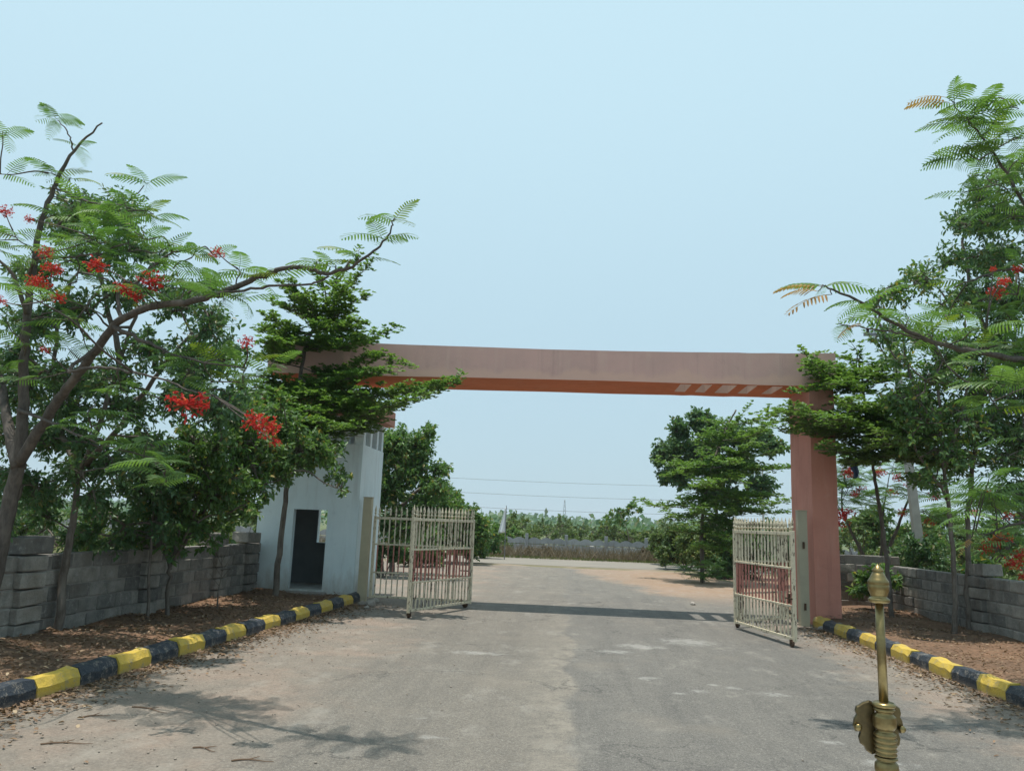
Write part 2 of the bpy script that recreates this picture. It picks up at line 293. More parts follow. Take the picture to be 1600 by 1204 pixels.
class MB:
    def __init__(s): s.v = []; s.f = []
    def add(s, vs, fs):
        k = len(s.v); s.v += [tuple(map(float, p)) for p in vs]; s.f += [tuple(k+i for i in f) for f in fs]; return s
    def box(s, x0, x1, y0, y1, z0, z1):
        return s.add([(x, y, z) for z in (z0, z1) for y in (y0, y1) for x in (x0, x1)],
                     [(0, 2, 3, 1), (4, 5, 7, 6), (0, 1, 5, 4), (2, 6, 7, 3), (0, 4, 6, 2), (1, 3, 7, 5)])
    def lathe(s, prof, n=16, c=(0, 0)):
        vs = [(c[0]+r*math.cos(2*math.pi*i/n), c[1]+r*math.sin(2*math.pi*i/n), z) for r, z in prof for i in range(n)]
        fs = [(j*n+i, j*n+(i+1) % n, (j+1)*n+(i+1) % n, (j+1)*n+i) for j in range(len(prof)-1) for i in range(n)]
        fs += [tuple(reversed(range(n))), tuple((len(prof)-1)*n+i for i in range(n))]
        return s.add(vs, fs)
    def tube(s, pts, rad, n=6):
        pts = [np.array(p, float) for p in pts]; m = len(pts); vs = []; u = None
        for i in range(m):
            d = pts[min(i+1, m-1)]-pts[max(i-1, 0)]; d /= np.linalg.norm(d)+1e-9
            if u is None: u = np.cross(d, (0, 0, 1.) if abs(d[2]) < .9 else (1., 0, 0))
            u = u-d*(u@d); u /= np.linalg.norm(u)+1e-9; q = np.cross(d, u)
            for k in range(n):
                a = 2*math.pi*k/n; vs.append(pts[i]+rad[i]*(math.cos(a)*u+math.sin(a)*q))
        fs = [(i*n+k, i*n+(k+1) % n, (i+1)*n+(k+1) % n, (i+1)*n+k) for i in range(m-1) for k in range(n)]
        fs += [tuple(reversed(range(n))), tuple((m-1)*n+k for k in range(n))]
        return s.add(vs, fs)
    def mesh(s, name, smooth=False, bevel=0, auto=False):
        me = bpy.data.meshes.new(name); me.from_pydata(s.v, [], s.f)
        if bevel or auto:
            bm = bmesh.new(); bm.from_mesh(me)
            if auto: bmesh.ops.recalc_face_normals(bm, faces=bm.faces)
            if bevel: bmesh.ops.bevel(bm, geom=[e for e in bm.edges if len(e.link_faces) == 2 and e.calc_face_angle(0) > .5], offset=bevel, segments=1, affect='EDGES', clamp_overlap=True)
            bm.to_mesh(me); bm.free()
        if smooth: me.polygons.foreach_set('use_smooth', np.ones(len(me.polygons), bool))
        me.update(); return me
def voxel_solid(xs, ys, zs, solid):
    """boundary of the union of grid cells; solid(i,j,k) -> bool"""
    nx, ny, nz = len(xs)-1, len(ys)-1, len(zs)-1
    def so(i, j, k): return 0 <= i < nx and 0 <= j < ny and 0 <= k < nz and solid(i, j, k)
    mb = MB(); ids = {}
    def vid(i, j, k):
        if (i, j, k) not in ids: ids[(i, j, k)] = len(mb.v); mb.v.append((xs[i], ys[j], zs[k]))
        return ids[(i, j, k)]
    for i in range(nx):
        for j in range(ny):
            for k in range(nz):
                if not so(i, j, k): continue
                a, b, c, d, e, f, g_, h = [(i, j, k), (i+1, j, k), (i+1, j+1, k), (i, j+1, k), (i, j, k+1), (i+1, j, k+1), (i+1, j+1, k+1), (i, j+1, k+1)]
                for n, q in (((0, 0, -1), (a, d, c, b)), ((0, 0, 1), (e, f, g_, h)), ((0, -1, 0), (a, b, f, e)), ((0, 1, 0), (d, h, g_, c)), ((-1, 0, 0), (a, e, h, d)), ((1, 0, 0), (b, c, g_, f))):
                    if not so(i+n[0], j+n[1], k+n[2]): mb.f.append(tuple(vid(*p) for p in q))
    return mb
def unit(v): return v/(np.linalg.norm(v, axis=-1, keepdims=True)+1e-9)
def sph(n): return unit(rng.normal(size=(n, 3)))

class Leaves:
    def __init__(s): s.c = []; s.d = []; s.n = []; s.l = []; s.w = []; s.r = []
    def add(s, c, d, n, l, w, r=None):
        k = len(c); s.c.append(c); s.d.append(d); s.n.append(n); s.l.append(np.broadcast_to(l, k)); s.w.append(np.broadcast_to(w, k))
        s.r.append(rng.random(k) if r is None else r)
    def mesh(s, name, simple=False):
        c = np.concatenate(s.c); d = unit(np.concatenate(s.d)); n = np.concatenate(s.n); l = np.concatenate(s.l)[:, None]; w_ = np.concatenate(s.w)[:, None]
        n = unit(n-d*(n*d).sum(1, keepdims=True)); b = np.cross(n, d); N = len(c); r = np.concatenate(s.r)
        if simple:
            V = np.stack([c, c+d*l*.5+b*w_*.5+n*w_*.12, c+d*l, c+d*l*.5-b*w_*.5+n*w_*.12], 1).reshape(-1, 3); k = 4
            F = (np.arange(N)[:, None]*4+np.array([[0, 1, 2, 3]])).reshape(-1, 4)
        else:
            lift = n*w_*.16
            V = np.stack([c, c+d*l*.28+b*w_*.42+lift, c+d*l*.66+b*w_*.40+lift, c+d*l-n*l*.06, c+d*l*.66-b*w_*.40+lift, c+d*l*.28-b*w_*.42+lift], 1).reshape(-1, 3); k = 6
            F = (np.arange(N)[:, None, None]*6+np.array([[[0, 3, 2, 1], [0, 5, 4, 3]]])).reshape(-1, 4)
        return mesh_np(name, V, F, np.repeat(r, k))

# ------------------------------------------------------------------ the setting
def gz(x, y):
    z = 0.
    t = min(max((y-39.5)/5., 0), 1); z -= .75*t*t*(3-2*t)
    t = min(max((y-60)/300., 0), 1); z -= 2.0*t
    t = min(max((y-500)/900., 0), 1); z += 14*t*t
    return z
def grid_sheet(name, xs, ys, zf, mat, kind='structure'):
    nx, ny = len(xs), len(ys)
    V = [(x, y, zf(x, y)) for y in ys for x in xs]
    F = [(j*nx+i, j*nx+i+1, (j+1)*nx+i+1, (j+1)*nx+i) for j in range(ny-1) for i in range(nx-1)]
    me = mesh_np(name, V, F, smooth=True); return tag(link(name, me, mat), kind=kind)
XS = [-3000, -1000, -400, -200, -100, -60, -40, -25, -15, -8, -4, 0, 4, 8, 15, 25, 40, 60, 100, 200, 400, 1000, 3000]
YS = [-60, -30, -10, 0, 10, 20, 30, 38, 39.5, 40.5, 41.5, 42.5, 43.5, 44.5, 46, 50, 60, 80, 120, 180, 260, 380, 500, 650, 800, 1000, 1200, 1400, 1800, 2600, 3500]
grid_sheet('ground', XS, YS, gz, 'dirt')
# left kerb line drifts inwards towards the gate, right kerb line is nearly straight
def kl(y): return -4.56+.058*(y-6.7)
def kr(y): return 4.76-.014*(y-8.7)
ys = [-8, -4, 0, 3, 6, 9, 12, 15, 17, 20, 24, 28, 31]
V = []; F = []
for y in ys:
    fl = max(0., (y-17)/14.)
    V += [((kl(min(y, 16.4))+.02)-fl*9, y, .004), ((kr(min(y, 16.4))-.02)+fl*9, y, .004)]
F = [(2*i, 2*i+1, 2*i+3, 2*i+2) for i in range(len(ys)-1)]
tag(link('road', mesh_np('road', V, F), 'road'), kind='structure')
tag(link('crossing_road', mesh_np('crossing_road', [(-70, 31.0, .008), (70, 33.5, .008), (70, 40.5, .008), (-70, 36.5, .008)], [(0, 1, 2, 3)]), 'cross_road'), kind='structure')
def bed_z(x, y):
    return .13+.035*math.sin(x*3.1+y*.9)*math.sin(y*1.7+x)+.02*math.sin(y*4.3)
def bed(x0, x1, y0, y1, side):
    nx, ny = 14, 40; V = []; F = []
    for j in range(ny+1):
        y = y0+(y1-y0)*j/ny
        a = (kl(y)-.10) if side < 0 else (kr(y)+.10)
        for i in range(nx+1):
            t = i/nx; x = a+(x1-a)*t
            V.append((x, y, bed_z(x, y)+(.05*t if side < 0 else .03*t)))
    F = [(j*(nx+1)+i, j*(nx+1)+i+1, (j+1)*(nx+1)+i+1, (j+1)*(nx+1)+i) for j in range(ny) for i in range(nx)]
    return tag(link('planting_bed', mesh_np('planting_bed', V, F, smooth=True), 'bed_soil'), kind='structure')
bed(0, -6.6, -6, 15.75, -1); bed(0, 7.4, -6, 18.2, 1)

# kerbs: cast blocks painted by turns
def kerb_mesh(seed):
    r = random.Random(seed); L = .548; mb = MB(); prof = [(-.095, -.03), (-.095, .11), (-.055, .175), (.06, .185), (.10, .15), (.10, -.03)]
    n = 5; vs = []
    for i in range(n):
        y = -L/2+L*i/(n-1)
        for k, (x, z) in enumerate(prof):
            j = .010 if 0 < k < 5 else .0
            vs.append((x+r.uniform(-j, j)*.7, y, z+r.uniform(-j, j)*1.3))
    m = len(prof)
    fs = [(i*m+k, i*m+(k+1) % m, (i+1)*m+(k+1) % m, (i+1)*m+k) for i in range(n-1) for k in range(m)]
    fs += [tuple(range(m)), tuple((n-1)*m+k for k in reversed(range(m)))]
    return MB().add(vs, fs).mesh('kerb_block', auto=True)
for side, fn, y_ref, yel, y_lo, y_hi in ((-1, kl, 6.95, True, -3.0, 15.3), (1, kr, 9.67, False, -3.0, 14.75)):
    mb = MB()
    ysl = [y_lo+(y_hi-y_lo)*i/20 for i in range(21)]
    for a, b in zip(ysl[:-1], ysl[1:]):
        mb.add([(fn(a)-.07, a, -.02), (fn(a)+.07, a, -.02), (fn(b)+.07, b, -.02), (fn(b)-.07, b, -.02), (fn(a)-.07, a, .10), (fn(a)+.07, a, .10), (fn(b)+.07, b, .10), (fn(b)-.07, b, .10)],
               [(0, 3, 2, 1), (4, 5, 6, 7), (0, 1, 5, 4), (2, 3, 7, 6), (0, 4, 7, 3), (1, 2, 6, 5)])
    kerb = tag(link('kerb', mb.mesh('kerb'), 'mortar'), kind='structure')
    vy = [kerb_mesh(i) for i in range(4)]; vk = [kerb_mesh(i+9) for i in range(4)]
    for m_ in vy: m_.materials.append(MT['kerb_yellow'])
    for m_ in vk: m_.materials.append(MT['kerb_black'])
    pitch = .555; k0 = int((y_lo-y_ref)/pitch); k1 = int((y_hi-y_ref)/pitch)
    for k in range(k0, k1+1):
        y = y_ref+k*pitch; c = (k % 2 == 0) == yel
        o = link('kerb_block', random.choice(vy if c else vk), None, kerb, (fn(y)+random.uniform(-.008, .008), y, random.uniform(-.006, .006)))
        o.rotation_euler = (random.uniform(-.012, .012), 0, math.atan((fn(y)-fn(y+1)))*1.0+(math.pi if side < 0 else 0))

# ------------------------------------------------------------------ entrance arch
YB0, YB1 = 14.95, 16.40
arch = empty('entrance_arch', (0, 15.6, 0), 'salmon plastered entrance arch with one long flat beam spanning the road', 'arch')
def sub(o, parent):          # keep world coordinates under a parent that only has a location
    o.parent = parent; o.location = o.location-parent.location; return o
slots = [(2.22, 2.44), (2.64, 2.84), (3.04, 3.32), (3.51, 3.71), (4.0, 4.2)]
xs = sorted([-6.1, -4.6, -3.2, -1.8, -.4, 1.0, 5.17] + [q for s_ in slots for q in s_])
beam = voxel_solid(xs, [YB0, 15.08, 15.98, YB1], [4.47, 5.12],
                   lambda i, j, k: not (j == 1 and any(abs(xs[i]-a) < 1e-6 for a, b in slots)))
beam.v = [(x, y, z+(.0022*(x-.8)**2-.035 if z > 5 else 0)+random.uniform(-.006, .006)) for x, y, z in beam.v]
bme = beam.mesh('beam')
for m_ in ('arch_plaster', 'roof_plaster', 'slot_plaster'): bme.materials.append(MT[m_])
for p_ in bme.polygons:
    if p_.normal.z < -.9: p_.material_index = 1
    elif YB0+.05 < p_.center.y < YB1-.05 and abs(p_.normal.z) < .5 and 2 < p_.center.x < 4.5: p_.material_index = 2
sub(link('beam', bme), arch)
def pillar_mesh(x0, x1, z0, z1):
    mb = MB(); n = 8
    for i in range(n+1):
        z = z0+(z1-z0)*i/n; j = lambda: random.uniform(-.004, .004)
        mb.v += [(x0+j(), YB0+.05, z), (x1+j(), YB0+.05+j(), z), (x1+j(), YB1-.06, z), (x0+j(), YB1-.06+j(), z)]
    mb.f = [(4*i+a, 4*i+(a+1) % 4, 4*i+4+(a+1) % 4, 4*i+4+a) for i in range(n) for a in range(4)]+[(3, 2, 1, 0), (4*n, 4*n+1, 4*n+2, 4*n+3)]
    return mb.mesh('pillar')
sub(link('pillar', pillar_mesh(4.665, 5.13, -.05, 4.469), 'pillar_plaster'), arch)
sub(link('pillar', pillar_mesh(-5.45, -4.85, 4.03, 4.469), 'pillar_plaster'), arch)

# ------------------------------------------------------------------ guard house
gh = empty('guard_house', (-5.1, 16.3, 0), 'pale blue white guard house with dark doorway and salmon roof slab', 'guard house')
gx = [-6.2, -6.05, -5.46, -4.76, -4.3, -4.13]; gy = [15.42, 15.57, 17.05, 17.2]; gzz = [.0, .2, 1.07, 1.77, 2.0, 3.12]
def gsolid(i, j, k):
    if k == 0: return True                                        # plinth
    if 1 <= i <= 3 and j == 1: return False                       # room
    if j == 0 and i == 2 and k in (1, 2): return False            # doorway
    if j == 2 and i == 2 and k in (2, 3): return False            # window in the back wall
    return True
o = link('wall', voxel_solid(gx, gy, gzz, gsolid).mesh('wall'), 'white_plaster'); sub(o, gh)
# dark sheet just inside the walls: the dim room's shade put into its colour
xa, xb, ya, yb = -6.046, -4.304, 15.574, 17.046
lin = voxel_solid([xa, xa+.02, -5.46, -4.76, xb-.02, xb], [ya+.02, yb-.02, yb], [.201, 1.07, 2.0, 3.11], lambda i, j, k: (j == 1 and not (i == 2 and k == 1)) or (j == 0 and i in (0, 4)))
sub(link('room_shade_sheet', lin.mesh('room_shade_sheet'), 'interior_shade'), gh)
mb = MB().box(-6.38, -3.93, 15.22, 17.32, 3.70, 4.04)
sub(link('roof_slab', mb.mesh('roof_slab', bevel=.012), 'roof_faded'), gh)
for x, y in ((-4.24, 15.55), (-4.24, 16.1), (-4.24, 16.65), (-4.24, 17.1), (-4.9, 15.52), (-5.5, 15.52), (-6.1, 15.52), (-6.1, 16.3), (-6.1, 17.1)):
    sub(link('fin', MB().box(x-.09, x+.10, y-.09, y+.07, 3.119, 3.701).mesh('fin'), 'white_plaster'), gh)
sub(link('upper_wall', MB().box(-6.1, -4.45, 15.5, 15.6, 3.119, 3.701).mesh('upper_wall'), 'white_plaster'), gh)
sub(link('upper_wall', MB().box(-6.1, -4.45, 17.02, 17.12, 3.119, 3.701).mesh('upper_wall'), 'white_plaster'), gh)
sub(link('door_sill', MB().box(-5.55, -4.65, 15.2, 15.43, .03, .17).mesh('door_sill', bevel=.02), 'mortar'), gh)

# ------------------------------------------------------------------ gates
def gate_post(x, y, h, mat, label):
    o = empty('gate_post', (x, y, 0), label, 'gate post', 'steel posts the gates hang from')
    link('post', MB().box(-.085, .085, -.075, .075, -.05, h).mesh('post', bevel=.006), mat, o)
    link('cap', MB().box(-.092, .092, -.082, .082, h, h+.012).mesh('cap'), mat, o)
    for z in (.35, 1.45): link('hinge', MB().lathe([(.02, z-.06), (.02, z+.06)], 8, (.0, -.095 if x > 0 else .095)).mesh('hinge'), 'rust', o)
gate_post(-3.95, 15.45, 2.05, 'gate_post', 'cream yellow steel gate post standing against the guard house corner')
gate_post(4.43, 14.93, 2.08, 'post_khaki', 'khaki steel gate post standing against the salmon pillar')
fin_me = MB().lathe([(.010, 0), (.010, .03), (.024, .045), (.024, .06), (.012, .075), (.020, .10), (.022, .12), (.002, .215)], 7).mesh('spear_finial', smooth=False)
fin_me.materials.append(MT['gate_frame'])
bar_me = MB().box(-.0105, .0105, -.0105, .0105, .115, 1.60).mesh('bar'); bar_me.materials.append(MT['gate_bar'])
wheel_me = MB().lathe([(.045, -.018), (.055, -.01), (.055, .01), (.045, .018)], 12).mesh('wheel'); wheel_me.materials.append(MT['rust'])
def gate_leaf(parent, p0, p1, tilt=0., wheel_end=1, n=17):
    p0 = np.array(p0); p1 = np.array(p1); L = float(np.linalg.norm(p1-p0)); a = math.atan2(p1[1]-p0[1], p1[0]-p0[0])
    mb = MB()
    for x in (0, L-.05): mb.box(x, x+.05, -.025, .025, .06, 1.665)
    for z, h in ((.075, .04), (.545, .03), (1.095, .03), (1.60, .05)): mb.box(.05, L-.05, -.021, .021, z, z+h)
    fr = link('leaf', mb.mesh('leaf', bevel=.003), 'gate_frame', parent)
    fr.location = Vector((p0[0], p0[1], .03))-parent.location; fr.rotation_euler = (0, tilt, a)
    for i in range(n):
        x = .05+(L-.1)*(i+.5)/n
        b = link('bar', bar_me, None, fr, (x, 0, 0)); b.rotation_euler = (random.uniform(-.004, .004), random.uniform(-.006, .006), 0)
        link('spear_finial', fin_me, None, fr, (x, 0, 1.648))
    for x in (.025, L-.025): link('spear_finial', fin_me, None, fr, (x, 0, 1.664))
    wx = L-.08 if wheel_end else .08
    q = link('wheel', wheel_me, None, fr, (wx, -.02, .027)); q.rotation_euler = (math.pi/2, 0, 0)
    link('wheel_fork', MB().box(wx-.02, wx+.02, -.05, .01, .03, .085).mesh('wheel_fork'), 'rust', fr)
    link('latch', MB().box(wx-.12, wx+.06, -.05, -.026, .66, .68).box(wx-.02, wx, -.06, -.026, .60, .74).mesh('latch'), 'rust', fr)
    return fr
gl = empty('folding_gate', (-3.85, 15.45, 0), 'cream barred gate folded in two beside the guard house, its near leaf swung wide', 'gate')
gate_leaf(gl, (-3.82, 15.5), (-1.80, 15.38), 0, 1); gate_leaf(gl, (-1.77, 15.28), (-2.60, 13.30), 0, 1)
gr = empty('folding_gate', (4.36, 15.2, 0), 'cream barred gate with peeling paint folded flat before the salmon pillar', 'gate')
gate_leaf(gr, (4.33, 15.16), (3.02, 14.12), 0, 1); gate_leaf(gr, (2.99, 14.02), (3.44, 12.02), 0, 1)

# ------------------------------------------------------------------ concrete block walls
def block_variant(L, D, H, seed):
    r = random.Random(seed); mb = MB().box(-L/2, L/2, -D/2, D/2, 0, H)
    me = mb.mesh('block', bevel=.014)
    for v in me.vertices: v.co += Vector((r.uniform(-.007, .007), r.uniform(-.006, .006), r.uniform(-.006, .006)))
    return me
BL, BD, BH = .385, .2, .178
bvar = [block_variant(BL, BD, BH, i) for i in range(5)]; hvar = [block_variant(BL/2-.005, BD, BH, 50+i) for i in range(3)]; pvar = [block_variant(.40, .38, BH, 70+i) for i in range(3)]
cvar = [block_variant(.52, .34, .20, 90+i) for i in range(3)]
for m_ in bvar+hvar+pvar+cvar: m_.materials.append(MT['block'])
def block_wall(label, p0, p1, z0, courses, piers=(), ragged=0, missing=0.):
    p0 = Vector((*p0, z0)); d = Vector((p1[0], p1[1], z0))-p0; L = d.length; a = math.atan2(d.y, d.x)
    W = empty('block_wall', p0, label, 'wall'); W.rotation_euler = (0, 0, a)
    ph = .192
    link('mortar', MB().box(.02, L-.02, -.083, .083, -.15, courses*ph-.012).mesh('mortar'), 'mortar', W)
    for c in range(courses):
        x = -(.2 if c % 2 else 0)
        while x < L:
            half = x < 0 or x+.4 > L+.01; le = .2 if half else .4; xx = 0 if x < 0 else x
            if not (c == courses-1 and random.random() < missing):
                o = link('block', random.choice(hvar if half else bvar), None, W, (xx+le/2, random.uniform(-.008, .008), c*ph+random.uniform(-.003, .003)))
                o.rotation_euler = (random.uniform(-.01, .01), random.uniform(-.008, .008), random.uniform(-.015, .015)+(math.pi if random.random() < .5 else 0))
            x = xx+le
    for x in piers:
        for c in range(courses):
            o = link('pier_block', random.choice(pvar), None, W, (x, 0, c*ph+.004)); o.rotation_euler = (0, 0, random.uniform(-.02, .02)+(math.pi/2 if c % 2 else 0)*0)
        o = link('pier_cap', random.choice(cvar), None, W, (x+random.uniform(-.05, .05), 0, courses*ph+.006)); o.rotation_euler = (0, random.uniform(-.03, .03), random.uniform(-.12, .12))
    return W
block_wall('grey concrete block wall running from the kerb trees to the guard house', (-6.42, 3.6), (-6.16, 15.38), .12, 5, (5.2, 7.75, 10.0, 11.3), missing=.06)
block_wall('grey concrete block wall behind the kerb trees beside the salmon pillar', (7.35, 6.0), (7.18, 17.6), .10, 5, (8.1, 4.4), missing=.05)
block_wall('short grey block wall joining the salmon pillar at its back', (5.20, 17.75), (7.30, 17.95), .10, 6, (), missing=.1)

# ------------------------------------------------------------------ precast compound wall beyond the crossing road
fw = empty('precast_wall', (0, 45, -.75), 'grey precast compound wall with scalloped top beyond the crossing road', 'wall')
post_me = MB().box(-.09, .09, -.09, .09, -.3, 1.86).mesh('post', bevel=.01); post_me.materials.append(MT['precast'])
slab_me = MB().box(-1.045, 1.045, -.03, .03, 0, .405).mesh('panel', bevel=.01); slab_me.materials.append(MT['precast'])
mb = MB(); nn = 36; pr = [(-1.045+2.09*i/nn, .22+.13*abs(math.sin(3*math.pi*i/nn))) for i in range(nn+1)]
vs = [(x, y, z) for y in (-.03, .03) for x, z in pr]+[(-1.045, -.03, 0), (1.045, -.03, 0), (1.045, .03, 0), (-1.045, .03, 0)]
m_ = nn+1; b0 = 2*m_
fs = [(i, i+1, m_+i+1, m_+i) for i in range(nn)]+[tuple([b0, b0+1]+[i for i in reversed(range(m_))]), tuple([b0+2, b0+3]+[m_+i for i in range(m_)]), (b0, b0+3, b0+2, b0+1), (b0, 0, m_, b0+3), (b0+1, b0+2, 2*m_-1, nn)]
scal_me = mb.add(vs, fs).mesh('top_panel'); scal_me.materials.append(MT['precast'])
for i in range(-17, 14):
    x = .15+2.27*i
    link('post', post_me, None, fw, (x, 0, 0))
    for k in range(3): link('panel', slab_me, None, fw, (x+1.135, 0, .02+k*.42))
    link('top_panel', scal_me, None, fw, (x+1.135, 0, 1.30))

# ------------------------------------------------------------------ trees: tools
def spline(pts, k=5):
    """smooth polyline through control points"""
    P = [np.array(p, float) for p in pts]
    if len(P) < 3: return [P[0]+(P[-1]-P[0])*t/k for t in range(k+1)]
    Q = [2*P[0]-P[1]]+P+[2*P[-1]-P[-2]]; out = []
    for i in range(1, len(Q)-2):
        for t in np.linspace(0, 1, k, endpoint=False):
            a, b, c, d = Q[i-1], Q[i], Q[i+1], Q[i+2]
            out.append(.5*((2*b)+(c-a)*t+(2*a-5*b+4*c-d)*t*t+(3*b-a-3*c+d)*t**3))
    out.append(P[-1]); return out
def limb(W, pts, r0, r1, n=7, k=5, jit=.0):
    s = spline(pts, k); m = len(s)
    if jit: s = [p+rng.normal(size=3)*jit*(0 < i < m-1) for i, p in enumerate(s)]
    W.tube(s, [r0+(r1-r0)*(i/(m-1))**.65 for i in range(m)], n); return s
def bent(p0, p1, sag=.12, n=4):
    p0 = np.array(p0); p1 = np.array(p1); L = np.linalg.norm(p1-p0)
    mid = [(p0+(p1-p0)*t)+rng.normal(size=3)*L*.05+np.array([0, 0, sag*L*math.sin(math.pi*t)]) for t in np.linspace(0, 1, n)[1:-1]]
    return [p0]+mid+[p1]
def nearest(nodes, p, low=.6):
    """a limb point to grow from: near and preferably below"""
    A = np.array(nodes); d = A-p; c = np.linalg.norm(d, axis=1)+low*np.maximum(d[:, 2], 0); return A[int(np.argmin(c))]
def foliage_clump(Lv, W, c, R, n, ll, lw, droop=.35, upn=.8, root=None, per=11):
    m = max(3, n//per); R = np.asarray(R, float)
    u = sph(m)*(rng.random((m, 1))**.45)
    e = c+u*R; s = c+sph(m)*R*.25 if root is None else (c*.75+root*.25)+sph(m)*R*.15
    for a, b in zip(s, e): W.tube([a, (a+b)/2+rng.normal(size=3)*.03*R.mean(), b], [.009*R.mean()/.5, .006*R.mean()/.5, .002], 3)
    i = rng.integers(0, m, n); t = .25+.8*rng.random(n)**.7
    td = unit(e-s)[i]; p = s[i]+(e-s)[i]*t[:, None]+rng.normal(size=(n, 3))*.02
    d = unit(td*.55+sph(n)*.85+np.array([0, 0, -droop])); nn_ = unit(np.array([0, 0, upn])+sph(n)*.75)
    k = .7+.6*rng.random(n); Lv.add(p, d, nn_, ll*k, lw*k)
DEN = 2.3
def broad_tree(name, label, cat, group, trunks, clumps, Y, leaf, ll, lw, n, layers=2, depth=.7, r0=.07, bark='bark', simple=False, dY=0., flat=1., twr=.028):
    """trunks: pixel polylines (px,py,Y); clumps: (px,py,r_px[,Y])"""
    base = np.array(trunks[0][0]); b3 = at(*base[:2], base[2]) if len(base) == 3 else base
    T = empty(name, (b3[0], b3[1], 0), label, cat, group); W = MB(); Lv = Leaves(); nodes = []
    for q, tr in enumerate(trunks):
        pts = [at(*p) for p in tr]
        if q == 0: pts[0][2] = min(pts[0][2], .08); pts = [pts[0]-np.array([0, 0, .15])]+pts
        s = limb(W, pts, r0*(1 if q == 0 else .62), r0*.30, 7, 5, .012); nodes += s[2:]
    cl = []
    for c in clumps:
        yy = (c[3] if len(c) > 3 else Y)
        for l in range(layers):
            off = 0 if layers == 1 else depth*(2*l/(layers-1)-1)+rng.normal()*.15*depth
            p = at(c[0]+rng.normal()*c[2]*.25*(l > 0), c[1]+rng.normal()*c[2]*.22*(l > 0), yy+off)
            cl.append((p, c[2]/F_PX*(yy+off)*rng.uniform(.85, 1.1)))
    cl.sort(key=lambda q: np.linalg.norm(q[0]-nodes[-1]))
    new = list(nodes)
    for p, r in cl:
        root = nearest(new, p); L = np.linalg.norm(p-root)
        if L > .12:
            s = limb(W, bent(root, p, .06, 4), min(r0*.5, twr*.45+.012*L), .007, 5, 3); new += s[2:]
        foliage_clump(Lv, W, p, (r, r, r*.8*flat), int(n*DEN*(r/.5)**2) if not simple else n, ll, lw, root=root)
    k = T.location
    def place(o): o.location = -Vector(k); return o
    place(link('trunk', W.mesh('trunk', smooth=True), bark, T)); place(link('crown', Lv.mesh('crown', simple), leaf, T))
    return T
def spray(Lv, W, p0, p1, width, ll, lw, dens=1., rise=.1, r=.02):
    """one flat tier branch set with side twigs and leaf rosettes"""
    p0 = np.array(p0); p1 = np.array(p1); L = np.linalg.norm(p1-p0)
    s = limb(W, bent(p0, p1, -.05, 4), r, .004, 5, 4); s = np.array(s); m = len(s)
    ax = unit(p1-p0); side = unit(np.cross(ax, (0, 0, 1.)))
    nb = max(5, int(L/.075*dens))
    for b in range(nb):
        t = .12+.88*(b+rng.random())/nb; q = t*(m-1); i = min(int(q), m-2); a = s[i]+(s[i+1]-s[i])*(q-i)
        sg = 1 if b % 2 else -1; wl = width*(1.05-.75*t)*rng.uniform(.6, 1.15)*min(1, .35+t*2.2)
        d = unit(ax*.75+side*sg*rng.uniform(.6, 1.1)+np.array([0, 0, rise+rng.normal()*.09])); e = a+d*wl
        W.tube([a, (a+e)/2+np.array([0, 0, -.02*wl]), e], [.006, .004, .002], 3)
        nr = max(2, int(wl/.05*dens)); tt = (np.arange(nr)+rng.random(nr))/nr
        k = 6; c = np.repeat(a+(e-a)*tt[:, None]+rng.normal(size=(nr, 3))*np.array([.035, .035, .04]), k, 0); n = len(c)
        az = rng.random(n)*2*math.pi; dd = np.stack([np.cos(az), np.sin(az), rng.uniform(.0, .75, n)], 1)+d*.35
        nm = np.array([0, 0, 1.])+sph(n)*.45; kk = .65+.6*rng.random(n); Lv.add(c+unit(dd)*.008, dd, nm, ll*kk, lw*kk)
def tier_tree(name, label, group, trunk, branches, Y, extra=10, width=.7, ll=.055, lw=.03, dens=1., r0=.06, leaf='leaf_terminalia', zr=(2.2, 6.), rad=(1.6, .5), cat='tree', bark='bark'):
    """trunk: (px,py,Y) list; branches: ((px,py) start, (px,py,dY) end, width)"""
    b3 = at(*trunk[0]); T = empty(name, (b3[0], b3[1], 0), label, cat, group); W = MB(); Lv = Leaves()
    pts = [at(*p) for p in trunk]; pts[0][2] = min(pts[0][2], .08); pts = [pts[0]-np.array([0, 0, .15])]+pts
    s = np.array(limb(W, pts, r0, r0*.28, 8, 6, .008))
    for st, en, wd in branches:
        p1 = at(en[0], en[1], Y+en[2]); p0 = at(*st, Y); p0 = s[int(np.argmin(np.linalg.norm(s-p0, axis=1)))]
        spray(Lv, W, p0, p1, wd, ll, lw, dens, r=.022)
    for k in range(extra):
        t = (k+rng.random())/extra; z = zr[0]+(zr[1]-zr[0])*t; p0 = s[int(np.argmin(abs(s[:, 2]-z)))]
        L = rad[0]+(rad[1]-rad[0])*t; az = k*2.399+rng.normal()*.3
        spray(Lv, W, p0, p0+np.array([math.cos(az)*L, math.sin(az)*L, L*rng.uniform(.05, .3)]), width*(1-.4*t), ll, lw, dens, r=.018)
    for nm, me, mt in (('trunk', W.mesh('trunk', smooth=True), bark), ('crown', Lv.mesh('crown'), leaf)):
        o = link(nm, me, mt, T); o.location = -T.location
    return T
